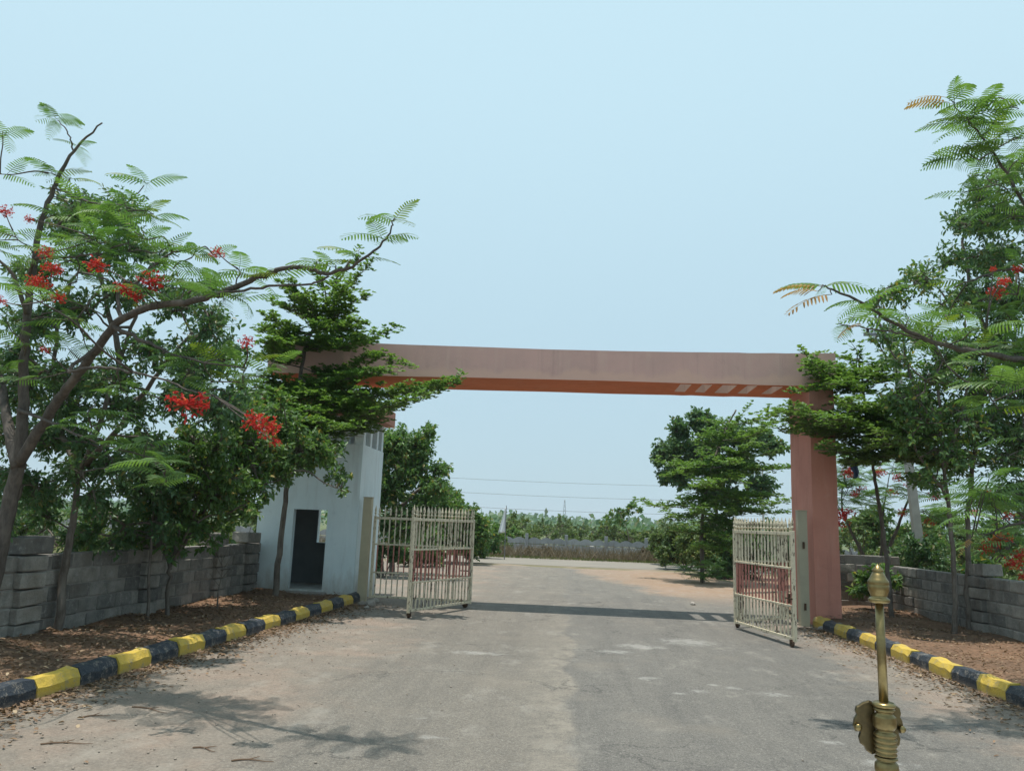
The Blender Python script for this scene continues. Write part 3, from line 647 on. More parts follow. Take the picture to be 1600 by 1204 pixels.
def frond_mesh(seed, pairs=15, mat='leaf_gulmohar', keep=1., droop=.35, width=.30):
    """feathery leaf of unit length along +X"""
    r = np.random.default_rng(seed); Lv = Leaves()
    def rach(t): return np.array([t, .03*math.sin(t*3+seed), .10*math.sin(t*2.2)-droop*t*t*.6])
    V = []; F = []; R = []
    sp = [rach(t) for t in np.linspace(0, 1, 7)]; mb = MB().tube(sp, [.008-.006*i/6 for i in range(7)], 3)
    V += mb.v; R += [.5]*len(mb.v); F += [f for f in mb.f if len(f) == 4]
    for i in range(pairs):
        t = .14+.86*i/(pairs-1); p = rach(t); wl = width*(math.sin(math.pi*min(1, .22+.74*t))**.7)*r.uniform(.85, 1.1); rr = r.random()
        for sg in (-1, 1):
            if r.random() > keep: continue
            d = np.array([.42+.3*t, sg, -.10]); d /= np.linalg.norm(d); hw = .021*np.array([1, 0, 0])+0
            nrm = np.array([r.uniform(-.35, .35), 0, r.uniform(-.3, .3)])
            a = p; prev = None; k = len(V); seg = 4
            for j in range(seg+1):
                u = j/seg; c = a+d*wl*u+np.array([0, 0, -.32*wl*u*u*droop*2]); wq = (.55 if j == 0 else (1. if j < seg-1 else (.85 if j == seg-1 else .25)))
                off = np.array([.0225, 0, 0])*wq+np.array([0, 0, .012])*nrm[0]*wq
                V += [tuple(c-off), tuple(c+off)]; R += [rr, rr]
            F += [(k+2*j, k+2*j+1, k+2*j+3, k+2*j+2) for j in range(seg)]
    me = mesh_np('frond', V, F, R); me.materials.append(MT[mat]); return me
FR = [frond_mesh(i, 11+i % 3, droop=.2+.09*i, width=.27+.02*(i % 4)) for i in range(6)]
FY = [frond_mesh(20+i, 12, 'leaf_yellow', droop=.3, width=.28) for i in range(2)]
FD = [frond_mesh(30+i, 12, 'frond_dead', .85, droop=.45, width=.24) for i in range(3)]
def flower_mesh(seed, n=44):
    r = np.random.default_rng(seed); Lv = Leaves(); u = r.normal(size=(n, 3)); u /= np.linalg.norm(u, axis=1)[:, None]
    c = u*np.array([1, 1, .75])*(r.random((n, 1))**.5)*.95; k = 4
    for q in range(k): Lv.add(c+r.normal(size=(n, 3))*.02, r.normal(size=(n, 3))+u*.6, u+r.normal(size=(n, 3))*.5, .20*(.7+.6*r.random(n)), .13*(.7+.5*r.random(n)), r.random(n))
    Lv.add(c*0+r.normal(size=(n, 3))*.02, c, r.normal(size=(n, 3)), np.linalg.norm(c, axis=1)+.06, .035, r.random(n)*.2)
    me = Lv.mesh('flower_cluster'); me.materials.append(MT['petal']); return me
FL = [flower_mesh(i) for i in range(4)]
def orient(pos, yaw, pitch, roll, sc):
    return Matrix.Translation(pos) @ Matrix.Rotation(yaw, 4, 'Z') @ Matrix.Rotation(-pitch, 4, 'Y') @ Matrix.Rotation(roll, 4, 'X') @ Matrix.Diagonal((sc, sc, sc, 1))
def joined_fronds(name, mats, parent, off, idx):
    """many fronds in one mesh"""
    V = []; F = []; R = []; k = 0
    for M, i in zip(mats, idx):
        me = FR[i]; v = np.empty(len(me.vertices)*3, np.float32); me.vertices.foreach_get('co', v); v = v.reshape(-1, 3)
        A = np.array(M); f = np.empty(len(me.loops), np.int32); me.loops.foreach_get('vertex_index', f)
        r = np.empty(len(me.vertices), np.float32); me.attributes['rnd'].data.foreach_get('value', r)
        V.append(v@A[:3, :3].T+A[:3, 3]); F.append(f.reshape(-1, 4)+k); R.append(np.clip(r*.5+rng.random()*.5, 0, 1)); k += len(v)
    o = link(name, mesh_np(name, np.concatenate(V), np.concatenate(F), np.concatenate(R)), 'leaf_gulmohar', parent); o.matrix_local = off
    return tag(o, kind='stuff')
def gulmohar(name, label, group, limbs, rosettes, flowers, Y, size=.45, dead=(), cat='tree', yellow=.08, bark='bark_grey', base=None, extra=0, spread=26, ok=lambda q: True):
    """limbs: list of (pixel polyline (px,py,Y), r0, r1); rosettes: (px,py,n[,Y]); flowers: (px,py,r_px[,Y])"""
    b3 = at(*limbs[0][0][0]) if base is None else np.array(base)
    T = empty(name, (b3[0], b3[1], 0), label, cat, group); W = MB(); nodes = []; off = Matrix.Translation(-T.location)
    for q, (pl, ra, rb) in enumerate(limbs):
        pts = [at(*p) if len(p) == 3 else np.array(p[:3]) for p in pl]
        if q == 0:
            if base is not None: pts = [np.array(base)]+pts
            pts[0][2] = min(pts[0][2], .08); pts = [pts[0]-np.array([0, 0, .15])]+pts
        s = limb(W, pts, ra, rb, 8, 6, .006); nodes += s[(6 if q == 0 else 1):]
    new = list(nodes)
    R = [(at(q[0], q[1], (q[3] if len(q) > 3 else Y+rng.normal()*.55)), q[2]) for q in rosettes]
    R.sort(key=lambda q: min(np.linalg.norm(np.array(nodes)-q[0], axis=1)))
    for p, n in R:
        root = nearest(new, p, .4); L = np.linalg.norm(p-root); dr = unit(p-root) if L > .05 else np.array([0, 0, 1.])
        if L > .05: s = limb(W, bent(root, p, .04, 4), .006+.008*min(L, 1.2), .005, 5, 3); new += s[2:]
        y0 = rng.random()*6.28
        for k in range(n):
            yaw = y0+k*6.283/n+rng.normal()*.35; pos = p-dr*rng.random()*min(L*.5, .16)
            me = FY[rng.integers(2)] if rng.random() < yellow else FR[rng.integers(6)]
            o = link('frond', me, None, T); o.matrix_local = off @ orient(pos, yaw, rng.uniform(-.15, .5), rng.normal()*.25, size*rng.uniform(.75, 1.15))
    if extra:
        ms = []; soft = [q for q in rosettes if ok(q)]
        for k in range(extra):
            if k % 4 == 0:
                q = soft[rng.integers(len(soft))]; Yq = (q[3] if len(q) > 3 else Y)+rng.normal()*.45
                p = at(q[0]+rng.normal()*spread, q[1]+rng.normal()*spread*.6, Yq); root = nearest(new, p, .4)
                if np.linalg.norm(root-p) > .05: limb(W, bent(root, p, .04, 3), .008, .004, 4, 3)
                y0 = rng.random()*6.28
            ms.append(orient(p, y0+(k % 4)*1.57+rng.normal()*.3, rng.uniform(-.15, .45), rng.normal()*.25, size*rng.uniform(.75, 1.1)))
        joined_fronds('foliage', ms, T, off, rng.integers(0, 6, extra))
    for (px, py, Yd, yaw, pitch, sc) in dead:
        p = at(px, py, Yd); o = link('dead_frond', FD[rng.integers(3)], None, T); o.matrix_local = off @ orient(p, yaw, pitch, rng.normal()*.2, sc)
        root = nearest(new, p, .4)
        if np.linalg.norm(root-p) > .05: limb(W, bent(root, p, .03, 3), .008, .004, 4, 3)
    for q in flowers:
        Yf = (q[3] if len(q) > 3 else Y+rng.normal()*.2)-.55
        p = at(q[0], q[1], Yf); root = nearest(new, p, .2)
        if np.linalg.norm(root-p) > .05: limb(W, bent(root, p, .02, 3), .009, .004, 4, 3)
        sc = q[2]*1.12/F_PX*Yf
        o = link('flower_cluster', FL[rng.integers(4)], None, T); o.matrix_local = off @ orient(p, rng.random()*6, rng.normal()*.3, rng.normal()*.3, sc)
    o = link('trunk', W.mesh('trunk', smooth=True), bark, T); o.location = -T.location
    return T

# ------------------------------------------------------------------ trees left of the road
KT = 'trees growing along the kerb'
gulmohar('flame_tree', 'grey barked flame tree with red flowers, its long bare limb reaching over the road', KT,
    [([(-45, 1012, 8.3), (-8, 890, 8.25), (16, 780, 8.2), (30, 715, 8.1), (36, 640, 8.05), (38, 560, 8.0), (45, 470, 7.9), (62, 360, 7.8), (88, 285, 7.75), (115, 236, 7.7), (160, 192, 7.7)], .13, .008),
     ([(28, 725, 8.1), (75, 650, 7.9), (110, 600, 7.7), (150, 545, 7.4), (182, 505, 7.2), (230, 481, 7.0), (300, 470, 6.7), (350, 455, 6.5), (400, 435, 6.35), (440, 420, 6.2), (475, 418, 6.1), (510, 427, 6.0), (550, 416, 5.95), (585, 392, 5.9), (608, 364, 5.9), (617, 340, 5.9)], .064, .005),
     ([(30, 730, 8.1), (12, 660, 8.3), (2, 600, 8.5), (-25, 520, 8.6)], .08, .03),
     ([(150, 545, 7.4), (106, 580, 7.2), (150, 573, 6.9), (200, 580, 6.7), (250, 593, 6.6), (300, 610, 6.5), (333, 617, 6.5)], .022, .006),
     ([(178, 510, 7.2), (235, 537, 7.0), (290, 560, 6.8), (380, 575, 6.6)], .025, .006),
     ([(42, 490, 7.9), (20, 430, 7.7), (-10, 400, 7.6)], .03, .012), ([(44, 440, 7.9), (56, 406, 7.6), (100, 402, 7.4), (140, 397, 7.3), (200, 380, 7.2)], .022, .006),
     ([(190, 500, 7.2), (185, 460, 7.3), (215, 440, 7.3), (260, 400, 7.2), (320, 385, 7.0)], .025, .006),
     ([(300, 470, 6.7), (370, 455, 6.4), (430, 446, 6.2), (486, 444, 6.1), (513, 432, 6.0)], .016, .008),
     ([(85, 292, 7.75), (130, 312, 7.6), (190, 320, 7.5), (225, 290, 7.4)], .016, .005), ([(115, 236, 7.7), (105, 205, 7.6), (90, 188, 7.6)], .010, .005),
     ([(28, 640, 8.0), (80, 660, 7.6), (150, 690, 7.2), (240, 715, 6.9)], .022, .006)],
    [(614, 345, 4, 5.9), (598, 372, 5, 5.9), (560, 402, 4, 5.95), (525, 415, 3, 6.), (495, 408, 3, 6.05), (440, 428, 3, 6.2), (400, 432, 4, 6.4), (372, 420, 5, 6.5), (335, 398, 4, 6.9), (300, 402, 5, 7.), (330, 435, 5, 6.7), (270, 420, 5, 7.),
     (350, 470, 3, 6.5), (265, 385, 4), (300, 440, 4, 6.9), (230, 422, 5), (200, 440, 4), (160, 430, 4), (120, 440, 4), (180, 400, 4), (140, 380, 4), (228, 284, 5, 7.4), (88, 186, 6, 7.6), (122, 228, 3, 7.7), (75, 270, 5, 7.7), (110, 278, 3, 7.7),
     (4, 205, 4, 8.), (0, 272, 3, 8.), (200, 330, 5, 7.4), (160, 340, 5, 7.5), (125, 322, 4, 7.6), (240, 335, 4, 7.3), (90, 335, 4, 7.7), (210, 362, 4), (150, 372, 4), (20, 360, 5), (0, 390, 4), (50, 412, 4), (20, 450, 4), (70, 470, 4), (10, 500, 4),
     (120, 500, 4), (40, 540, 4), (90, 560, 4), (140, 552, 3), (10, 580, 4), (250, 560, 4, 6.9), (300, 570, 4, 6.9), (350, 565, 4, 6.9), (390, 562, 3, 6.9), (330, 600, 4, 6.9), (380, 598, 4, 6.9), (285, 600, 3, 6.9), (410, 588, 3, 6.9), (430, 562, 3, 6.9),
     (200, 620, 4, 7.), (150, 630, 4, 7.2), (120, 660, 4, 7.4), (190, 700, 4, 7.), (240, 718, 4, 6.9), (230, 690, 4, 6.9), (170, 680, 4, 7.1), (260, 752, 3, 6.9)],
    [(150, 414, 20), (195, 450, 17), (238, 440, 24), (212, 462, 14), (290, 632, 32, 6.5), (396, 655, 20, 6.3), (418, 668, 22, 6.3), (70, 395, 14), (60, 440, 20), (90, 465, 14), (340, 395, 13, 6.9), (385, 535, 14, 6.6), (70, 546, 9), (8, 330, 14, 8.), (45, 342, 9), (0, 470, 12), (80, 420, 16), (430, 690, 10, 6.3)], 7.3,
    size=.36, extra=110, ok=lambda q: q[0] < 400 and q[1] > 320)
broad_tree('kerb_tree', 'dark leafy tree with forked trunk between the flame tree and block wall', 'tree', KT,
    [[(92, 985, 9.3), (100, 900, 9.3), (114, 820, 9.3), (124, 750, 9.3), (160, 650, 9.3), (188, 560, 9.4), (215, 480, 9.4)], [(124, 750, 9.3), (95, 660, 9.5), (85, 560, 9.6), (110, 440, 9.6)], [(135, 725, 9.3), (200, 650, 9.1), (250, 580, 9.), (300, 520, 9.)], [(188, 560, 9.4), (165, 470, 9.5), (150, 380, 9.5)]],
    [(130, 325, 50), (185, 345, 52), (90, 352, 45), (222, 385, 48), (150, 400, 52), (60, 425, 45), (200, 450, 52), (270, 470, 52), (120, 480, 52), (50, 505, 52), (330, 505, 48), (360, 560, 42), (300, 552, 48), (230, 545, 48), (170, 590, 52), (100, 590, 52), (40, 610, 55), (60, 690, 55), (130, 690, 45), (205, 640, 48), (280, 625, 52), (20, 750, 55), (340, 640, 52), (70, 770, 45), (150, 780, 38), (330, 450, 30), (100, 640, 50), (0, 680, 50), (180, 730, 45), (240, 700, 45), (20, 560, 50), (110, 740, 45), (0, 820, 45), (300, 590, 45), (370, 620, 40)],
    9.5, 'leaf_dark', .075, .034, 225, 3, .85, .07)
broad_tree('sapling', 'thin straight sapling in shade before the block wall', 'tree', KT,
    [[(232, 966, 10.6), (236, 880, 10.6), (238, 800, 10.6), (242, 720, 10.7)]], [(240, 700, 40), (212, 765, 42), (262, 770, 40), (195, 820, 34), (170, 850, 28), (130, 830, 34), (225, 735, 44), (150, 800, 36), (260, 820, 34), (60, 800, 40), (110, 850, 32), (40, 850, 30), (200, 700, 44)], 10.7, 'leaf_dark', .085, .042, 150, 3, .6, .034)
broad_tree('bushy_tree', 'low bushy tree with several stems beside the block wall, broad glossy leaves', 'tree', KT,
    [[(262, 957, 11.2), (264, 900, 11.2), (270, 870, 11.2), (285, 810, 11.3), (300, 750, 11.4)], [(266, 890, 11.2), (252, 830, 11.1), (248, 780, 11.1)], [(275, 870, 11.2), (300, 830, 11.3), (345, 760, 11.6), (400, 705, 12.2), (470, 690, 12.9)], [(268, 880, 11.2), (288, 840, 11.), (310, 790, 10.9)]],
    [(290, 720, 55), (340, 700, 52), (330, 765, 52), (280, 790, 48), (370, 745, 48), (400, 690, 48, 12.), (235, 800, 42), (310, 815, 36), (430, 722, 42, 12.4), (470, 700, 44, 12.8), (508, 712, 36, 13.), (450, 672, 38, 12.7), (530, 742, 20, 13.), (498, 684, 36, 13.), (390, 650, 45, 12.), (350, 640, 45), (438, 630, 34, 12.4), (300, 680, 45), (410, 760, 30, 12.), (535, 765, 12, 13.), (370, 680, 48, 12.), (320, 720, 50), (360, 800, 34), (260, 740, 48), (390, 720, 45, 12.), (300, 770, 48), (210, 840, 36), (330, 840, 30), (270, 850, 34), (240, 780, 44), (350, 760, 44), (385, 790, 30), (470, 725, 34, 12.9), (420, 700, 40, 12.4), (490, 705, 34, 12.9), (445, 745, 28, 12.6)], 11.4, 'leaf_broad', .09, .045, 140, 3, .6, .045)
tier_tree('tiered_tree', 'slim tree with flat tiers of small leaves before the guard house', KT,
    [(430, 925, 14.5), (438, 850, 14.5), (447, 770, 14.5), (460, 670, 14.5), (474, 560, 14.5), (490, 512, 14.5), (520, 455, 14.5), (548, 405, 14.5)],
    [((500, 490), (583, 408, 0), .55), ((500, 490), (425, 470, .2), .5), ((520, 455), (560, 392, .2), .35), ((490, 512), (575, 462, -.5), .5), ((500, 490), (432, 442, -.3), .6), ((485, 525), (418, 492, -.9), .65), ((485, 520), (560, 500, -1.2), .65), ((478, 545), (425, 530, -1.2), .65), ((485, 520), (402, 518, .3), .5), ((490, 505), (455, 440, -.4), .5), ((510, 470), (500, 410, .5), .45), ((500, 490), (540, 450, -.9), .5), ((490, 510), (480, 455, -.8), .5),
     ((480, 540), (622, 510, -.3), .6), ((480, 540), (585, 520, -1.), .6), ((476, 550), (400, 560, -.6), .55), ((476, 550), (520, 500, .9), .6),
     ((468, 615), (716, 592, -.8), .75), ((468, 615), (690, 606, .3), .6), ((470, 600), (645, 575, -.4), .6), ((470, 600), (610, 580, -1.2), .6), ((468, 615), (372, 600, .4), .6), ((470, 605), (420, 575, -1.), .6), ((468, 615), (560, 610, -1.4), .7), ((468, 615), (480, 640, -1.6), .7), ((470, 605), (560, 570, .8), .6), ((470, 605), (660, 615, -1.3), .5),
     ((462, 655), (600, 650, -.6), .65), ((462, 655), (642, 628, .8), .55), ((462, 655), (395, 650, 0), .6), ((462, 655), (525, 690, -1.), .55), ((462, 660), (555, 680, -.3), .5), ((462, 660), (440, 690, -1.1), .5), ((462, 655), (580, 640, -1.3), .6), ((462, 655), (430, 650, -1.6), .6), ((462, 655), (500, 660, -1.8), .65), ((460, 670), (410, 680, -.8), .55), ((460, 670), (560, 665, -1.6), .55), ((468, 620), (430, 610, -1.6), .6)],
    14.5, extra=16, width=.7, ll=.078, lw=.048, dens=1.2, r0=.075, zr=(3.2, 5.8), rad=(1.5, .8))
# bare sapling on the verge
T = empty('bare_sapling', tuple(gnd(340, 956, .12)[:2])+(0,), 'small leafless sapling standing in the earth bed by the kerb', 'sapling'); W = MB()
p = gnd(340, 956, .12); YS_ = p[1]
s = limb(W, [p-np.array([0, 0, .1]), at(341, 925, YS_), at(347, 895, YS_), at(345, 865, YS_)], .016, .005, 6)
for a, b in (((345, 905), (365, 885)), ((346, 900), (330, 872)), ((347, 893), (362, 868)), ((346, 882), (334, 856)), ((345, 890), (372, 893)), ((343, 915), (328, 895)), ((346, 880), (356, 855))):
    limb(W, bent(at(*a, YS_), at(*b, YS_+rng.normal()*.12), .05, 3), .007, .002, 4, 3)
o = link('stem', W.mesh('stem'), 'bark', T); o.location = -T.location

# ------------------------------------------------------------------ trees right of the road
tier_tree('tiered_tree', 'spreading tree with flat tiers of small leaves reaching over the salmon pillar', KT,
    [(1394, 966, 15.5), (1386, 875, 15.5), (1375, 800, 15.5), (1366, 740, 15.5), (1358, 680, 15.5), (1350, 620, 15.5), (1342, 560, 15.5)],
    [((1356, 665), (1188, 657, -1.9), .7), ((1356, 660), (1225, 642, -1.5), .7), ((1358, 675), (1285, 692, -2.2), .7), ((1356, 665), (1480, 650, -.4), .8), ((1356, 665), (1565, 692, -.2), .8), ((1354, 650), (1400, 625, -2.2), .8), ((1354, 650), (1330, 625, -2.4), .8), ((1356, 660), (1300, 655, -2.6), .8), ((1358, 670), (1440, 690, -2.), .8), ((1358, 670), (1380, 670, -2.6), .8), ((1354, 650), (1450, 620, .8), .8), ((1358, 670), (1520, 660, .6), .8), ((1360, 690), (1330, 705, -1.2), .6), ((1360, 690), (1440, 705, -.8), .7), ((1360, 690), (1550, 720, -1.), .7), ((1356, 660), (1290, 640, -.6), .7),
     ((1345, 590), (1252, 545, -.9), .45), ((1345, 590), (1262, 575, -1.3), .5), ((1348, 605), (1235, 612, -1.5), .5), ((1345, 585), (1330, 535, -.4), .5), ((1346, 600), (1440, 572, -.3), .6), ((1345, 590), (1400, 535, .2), .5), ((1346, 600), (1310, 570, .6), .5), ((1346, 600), (1380, 580, -1.4), .6), ((1348, 610), (1300, 600, -1.8), .6), ((1345, 590), (1265, 562, -1.8), .55), ((1350, 635), (1238, 632, -2.2), .6), ((1358, 670), (1470, 672, -1.8), .9), ((1358, 670), (1525, 692, -1.5), .9), ((1356, 660), (1505, 642, -1.), .9), ((1360, 690), (1405, 712, -1.8), .8), ((1360, 690), (1485, 722, -1.2), .9), ((1360, 700), (1328, 718, -1.6), .7), ((1360, 690), (1590, 715, -.8), .9), ((1358, 670), (1430, 655, -2.4), .9)],
    15.5, extra=10, width=.75, ll=.078, lw=.048, dens=.95, r0=.06, zr=(3.3, 5.2), rad=(1.8, .8))
broad_tree('kerb_tree', 'open crowned leafy tree with dark straight trunk before the right block wall', 'tree', KT,
    [[(1490, 992, 13.6), (1491, 900, 13.6), (1482, 800, 13.6), (1472, 700, 13.6), (1466, 600, 13.6), (1455, 500, 13.6)], [(1476, 730, 13.6), (1505, 640, 13.4), (1520, 560, 13.3)], [(1470, 660, 13.6), (1425, 590, 13.8), (1405, 500, 13.9)], [(1480, 780, 13.6), (1430, 700, 13.3)]],
    [(1440, 430, 38), (1400, 455, 34), (1480, 470, 42), (1440, 520, 42), (1400, 560, 38), (1480, 560, 45), (1430, 620, 42), (1490, 640, 45), (1540, 600, 42), (1372, 470, 24), (1420, 680, 40), (1505, 720, 42), (1380, 520, 30), (1450, 750, 35), (1460, 590, 44), (1520, 660, 44), (1450, 650, 44), (1400, 620, 40), (1480, 700, 42), (1540, 540, 40)], 13.7, 'leaf_broad', .085, .042, 110, 3, .8, .06)
broad_tree('kerb_tree', 'tall leafy tree with dark glossy leaves rising behind the right flame tree', 'tree', KT,
    [[(1514, 985, 14.3), (1513, 880, 14.3), (1516, 780, 14.3), (1528, 660, 14.3), (1540, 520, 14.2), (1545, 400, 14.2)], [(1530, 640, 14.3), (1570, 540, 14.), (1590, 420, 14.)], [(1540, 520, 14.2), (1510, 420, 14.4), (1505, 350, 14.5)]],
    [(1560, 330, 44), (1522, 302, 38), (1502, 350, 34), (1580, 400, 48), (1530, 400, 44), (1482, 402, 32), (1570, 470, 48), (1595, 550, 45), (1550, 540, 44), (1590, 640, 45), (1590, 265, 40), (1565, 720, 44), (1545, 780, 34), (1600, 770, 45), (1520, 470, 38), (1545, 660, 40), (1590, 330, 44), (1600, 470, 46), (1560, 600, 44), (1600, 600, 46), (1580, 680, 44), (1540, 350, 38), (1515, 560, 40), (1600, 700, 44)], 14.2, 'leaf_dark', .095, .04, 115, 3, .8, .07)
pb = np.array([6.15, 8.6, .1])
gulmohar('flame_tree', 'flame tree with browning feathery fronds leaning in beside the right kerb', KT,
    [([(1735, 820, 8.6), (1690, 640, 8.5), (1665, 540, 8.4)], .11, .05), ([(1665, 540, 8.4), (1650, 450, 8.3), (1610, 340, 8.1), (1565, 260, 8.0), (1528, 205, 7.9), (1492, 168, 7.9)], .035, .006),
     ([(1690, 640, 8.5), (1630, 575, 8.2), (1560, 556, 8.0), (1500, 545, 7.8), (1440, 528, 7.6), (1390, 500, 7.5), (1340, 470, 7.4), (1302, 453, 7.35), (1285, 445, 7.35)], .05, .006),
     ([(1735, 820, 8.6), (1660, 810, 8.3), (1600, 815, 8.1), (1540, 835, 8.0)], .03, .008), ([(1640, 450, 8.3), (1590, 420, 8.1), (1540, 430, 8.0), (1490, 450, 7.9)], .03, .006), ([(1440, 528, 7.6), (1400, 520, 7.4), (1350, 512, 7.3), (1310, 505, 7.3)], .012, .005)],
    [(1290, 447, 4, 7.35), (1325, 505, 2, 7.3), (1350, 472, 3, 7.4), (1385, 500, 4, 7.5), (1420, 495, 5, 7.6), (1450, 522, 5, 7.7), (1480, 500, 4), (1505, 540, 4), (1540, 512, 5), (1580, 500, 5), (1540, 560, 4), (1590, 542, 5), (1490, 160, 4, 7.9), (1520, 185, 5, 7.9), (1560, 152, 4), (1540, 225, 5), (1580, 205, 5), (1590, 250, 5), (1502, 232, 3, 7.9), (1540, 275, 4), (1580, 310, 4), (1595, 360, 4), (1560, 345, 3), (1590, 410, 4), (1550, 432, 5), (1510, 445, 4), (1590, 460, 5), (1480, 572, 3), (1540, 590, 4), (1595, 590, 4),
     (1500, 800, 3), (1550, 790, 4), (1590, 800, 4), (1570, 830, 4), (1520, 832, 3), (1590, 852, 3), (1560, 762, 3), (1600, 690, 4), (1560, 640, 3), (1600, 640, 4), (1560, 190, 4), (1592, 170, 4), (1530, 250, 4), (1568, 285, 4), (1598, 300, 4), (1595, 215, 4)],
    [(1568, 440, 12), (1558, 458, 13), (1590, 420, 9), (1552, 420, 6)], 8.0, size=.40, extra=110, ok=lambda q: q[0] > 1500 and q[1] > 140,
    dead=[(1286, 448, 7.35, 2.9, .1, .46), (1278, 455, 7.3, 3.5, -.1, .42), (1484, 160, 7.9, 3.0, .1, .45), (1478, 152, 7.9, 2.4, .35, .4), (1345, 505, 7.3, 3.6, -.4, .34), (1518, 840, 7.9, 3.6, -.55, .26), (1300, 460, 7.3, 3.3, -.3, .5)], base=pb)
# red flowering trees behind the right wall
gulmohar('flame_tree', 'small flame tree thick with red flowers behind the short block wall', 'flowering trees behind the right wall',
    [([(1375, 900, 20.5), (1345, 860, 20.5), (1330, 830, 20.5), (1315, 790, 20.5), (1320, 740, 20.5)], .09, .012), ([(1375, 890, 20.5), (1400, 830, 20.3), (1420, 780, 20.2), (1440, 740, 20.)], .07, .012), ([(1375, 885, 20.5), (1380, 800, 20.5), (1390, 740, 20.5)], .05, .01)],
    [(1330, 760, 5), (1310, 790, 4), (1350, 740, 5), (1390, 760, 5), (1420, 775, 5), (1450, 760, 5), (1400, 730, 5), (1320, 720, 4), (1440, 800, 4), (1470, 790, 5), (1370, 780, 4), (1480, 820, 4), (1340, 800, 3), (1425, 730, 4), (1455, 740, 4)],
    [(1325, 738, 12), (1374, 738, 10), (1402, 746, 9), (1320, 805, 16), (1310, 818, 12), (1345, 765, 9), (1335, 772, 7), (1420, 760, 8), (1452, 815, 9), (1395, 770, 8), (1460, 775, 9), (1410, 800, 8), (1440, 835, 8)], 20.3, size=.55, extra=230, spread=26)
gulmohar('flame_tree', 'low flame tree with red flowers beyond the right block wall under the tall trees', 'flowering trees behind the right wall',
    [([(1545, 930, 17.5), (1552, 880, 17.5), (1560, 840, 17.5), (1545, 780, 17.5)], .07, .012), ([(1552, 885, 17.5), (1585, 840, 17.3), (1600, 790, 17.2)], .05, .012)],
    [(1540, 800, 5), (1570, 790, 5), (1590, 830, 5), (1530, 850, 4), (1560, 860, 5), (1590, 880, 4), (1510, 820, 4), (1545, 770, 4), (1600, 780, 5)],
    [(1565, 842, 15), (1582, 880, 13), (1530, 888, 12), (1595, 868, 13), (1543, 856, 12), (1540, 770, 9), (1575, 805, 9), (1522, 800, 8), (1556, 892, 9), (1600, 900, 9)], 17.4, size=.5, extra=80, spread=22)
broad_tree('shrub', 'leafy shrub with light green leaves at the foot of the salmon pillar', 'shrub', 'low shrubs by the walls', [[(1362, 945, 16.9), (1362, 920, 16.9), (1365, 900, 16.9)]], [(1350, 905, 18), (1372, 895, 16), (1362, 918, 18), (1392, 905, 14), (1340, 920, 14)], 16.9, 'leaf_broad', .11, .055, 330, 2, .25, .018)
broad_tree('shrub', 'broad leaved shrub peeping over the right block wall by the dark trunks', 'shrub', 'low shrubs by the walls', [[(1540, 930, 16.6), (1540, 900, 16.6), (1535, 885, 16.6)]], [(1530, 880, 18), (1548, 888, 17), (1518, 892, 12)], 16.6, 'leaf_broad', .15, .065, 260, 2, .25, .018)
broad_tree('shrub', 'dark shrub climbing round the leaning concrete pole', 'shrub', 'low shrubs by the walls', [[(1440, 930, 18.8), (1440, 880, 18.8), (1435, 850, 18.8)]], [(1430, 845, 22), (1455, 860, 24), (1440, 880, 24), (1412, 860, 18), (1475, 880, 20)], 18.8, 'leaf_dark', .11, .05, 240, 2, .4, .03)

# ------------------------------------------------------------------ trees beyond the gate
BT = 'trees and bushes beyond the gate'
tier_tree('tiered_tree', 'wide tiered tree with feathery flat boughs on the dirt forecourt', BT,
    [(1098, 895, 26.), (1096, 840, 26.), (1100, 790, 26.), (1112, 730, 26.2), (1135, 670, 26.4), (1150, 640, 26.4)],
    [((1110, 735), (1040, 745, -.8), .9), ((1112, 730), (1060, 715, -.3), .8), ((1105, 760), (1070, 778, -1.2), .9), ((1105, 770), (1078, 805, -.6), .8), ((1105, 770), (1140, 800, -1.6), 1.), ((1112, 730), (1200, 735, -1.2), 1.1), ((1120, 705), (1232, 700, -.4), 1.1), ((1130, 680), (1175, 628, .2), .6), ((1130, 680), (1240, 655, -.3), 1.), ((1125, 690), (1090, 680, -.8), .8), ((1115, 715), (1150, 720, -2.), 1.), ((1105, 765), (1215, 775, -.8), 1.), ((1102, 790), (1190, 820, -1.2), 1.), ((1102, 790), (1240, 800, .2), 1.), ((1130, 680), (1200, 665, -1.2), .9), ((1112, 730), (1100, 750, -2.2), 1.), ((1102, 800), (1130, 835, -1.8), .9), ((1130, 680), (1130, 655, -1.), .8), ((1102, 790), (1075, 820, 1.), .8), ((1112, 730), (1170, 760, -2.), 1.), ((1112, 730), (1240, 730, -1.5), 1.), ((1105, 770), (1235, 780, -2.), 1.), ((1102, 800), (1180, 840, -1.5), 1.), ((1125, 690), (1180, 690, -1.8), 1.), ((1120, 705), (1060, 735, -1.6), .9), ((1105, 770), (1095, 790, -2.4), .9), ((1102, 800), (1230, 830, -.6), 1.), ((1098, 830), (1150, 850, -.8), .9), ((1100, 800), (1045, 800, -1.), .9), ((1098, 835), (1058, 832, -1.2), .8), ((1098, 840), (1090, 852, -2.), .8), ((1098, 845), (1135, 862, -1.6), .9)],
    26., extra=10, width=1., ll=.10, lw=.055, dens=.75, r0=.10, zr=(2., 5.5), rad=(2.4, 1.))
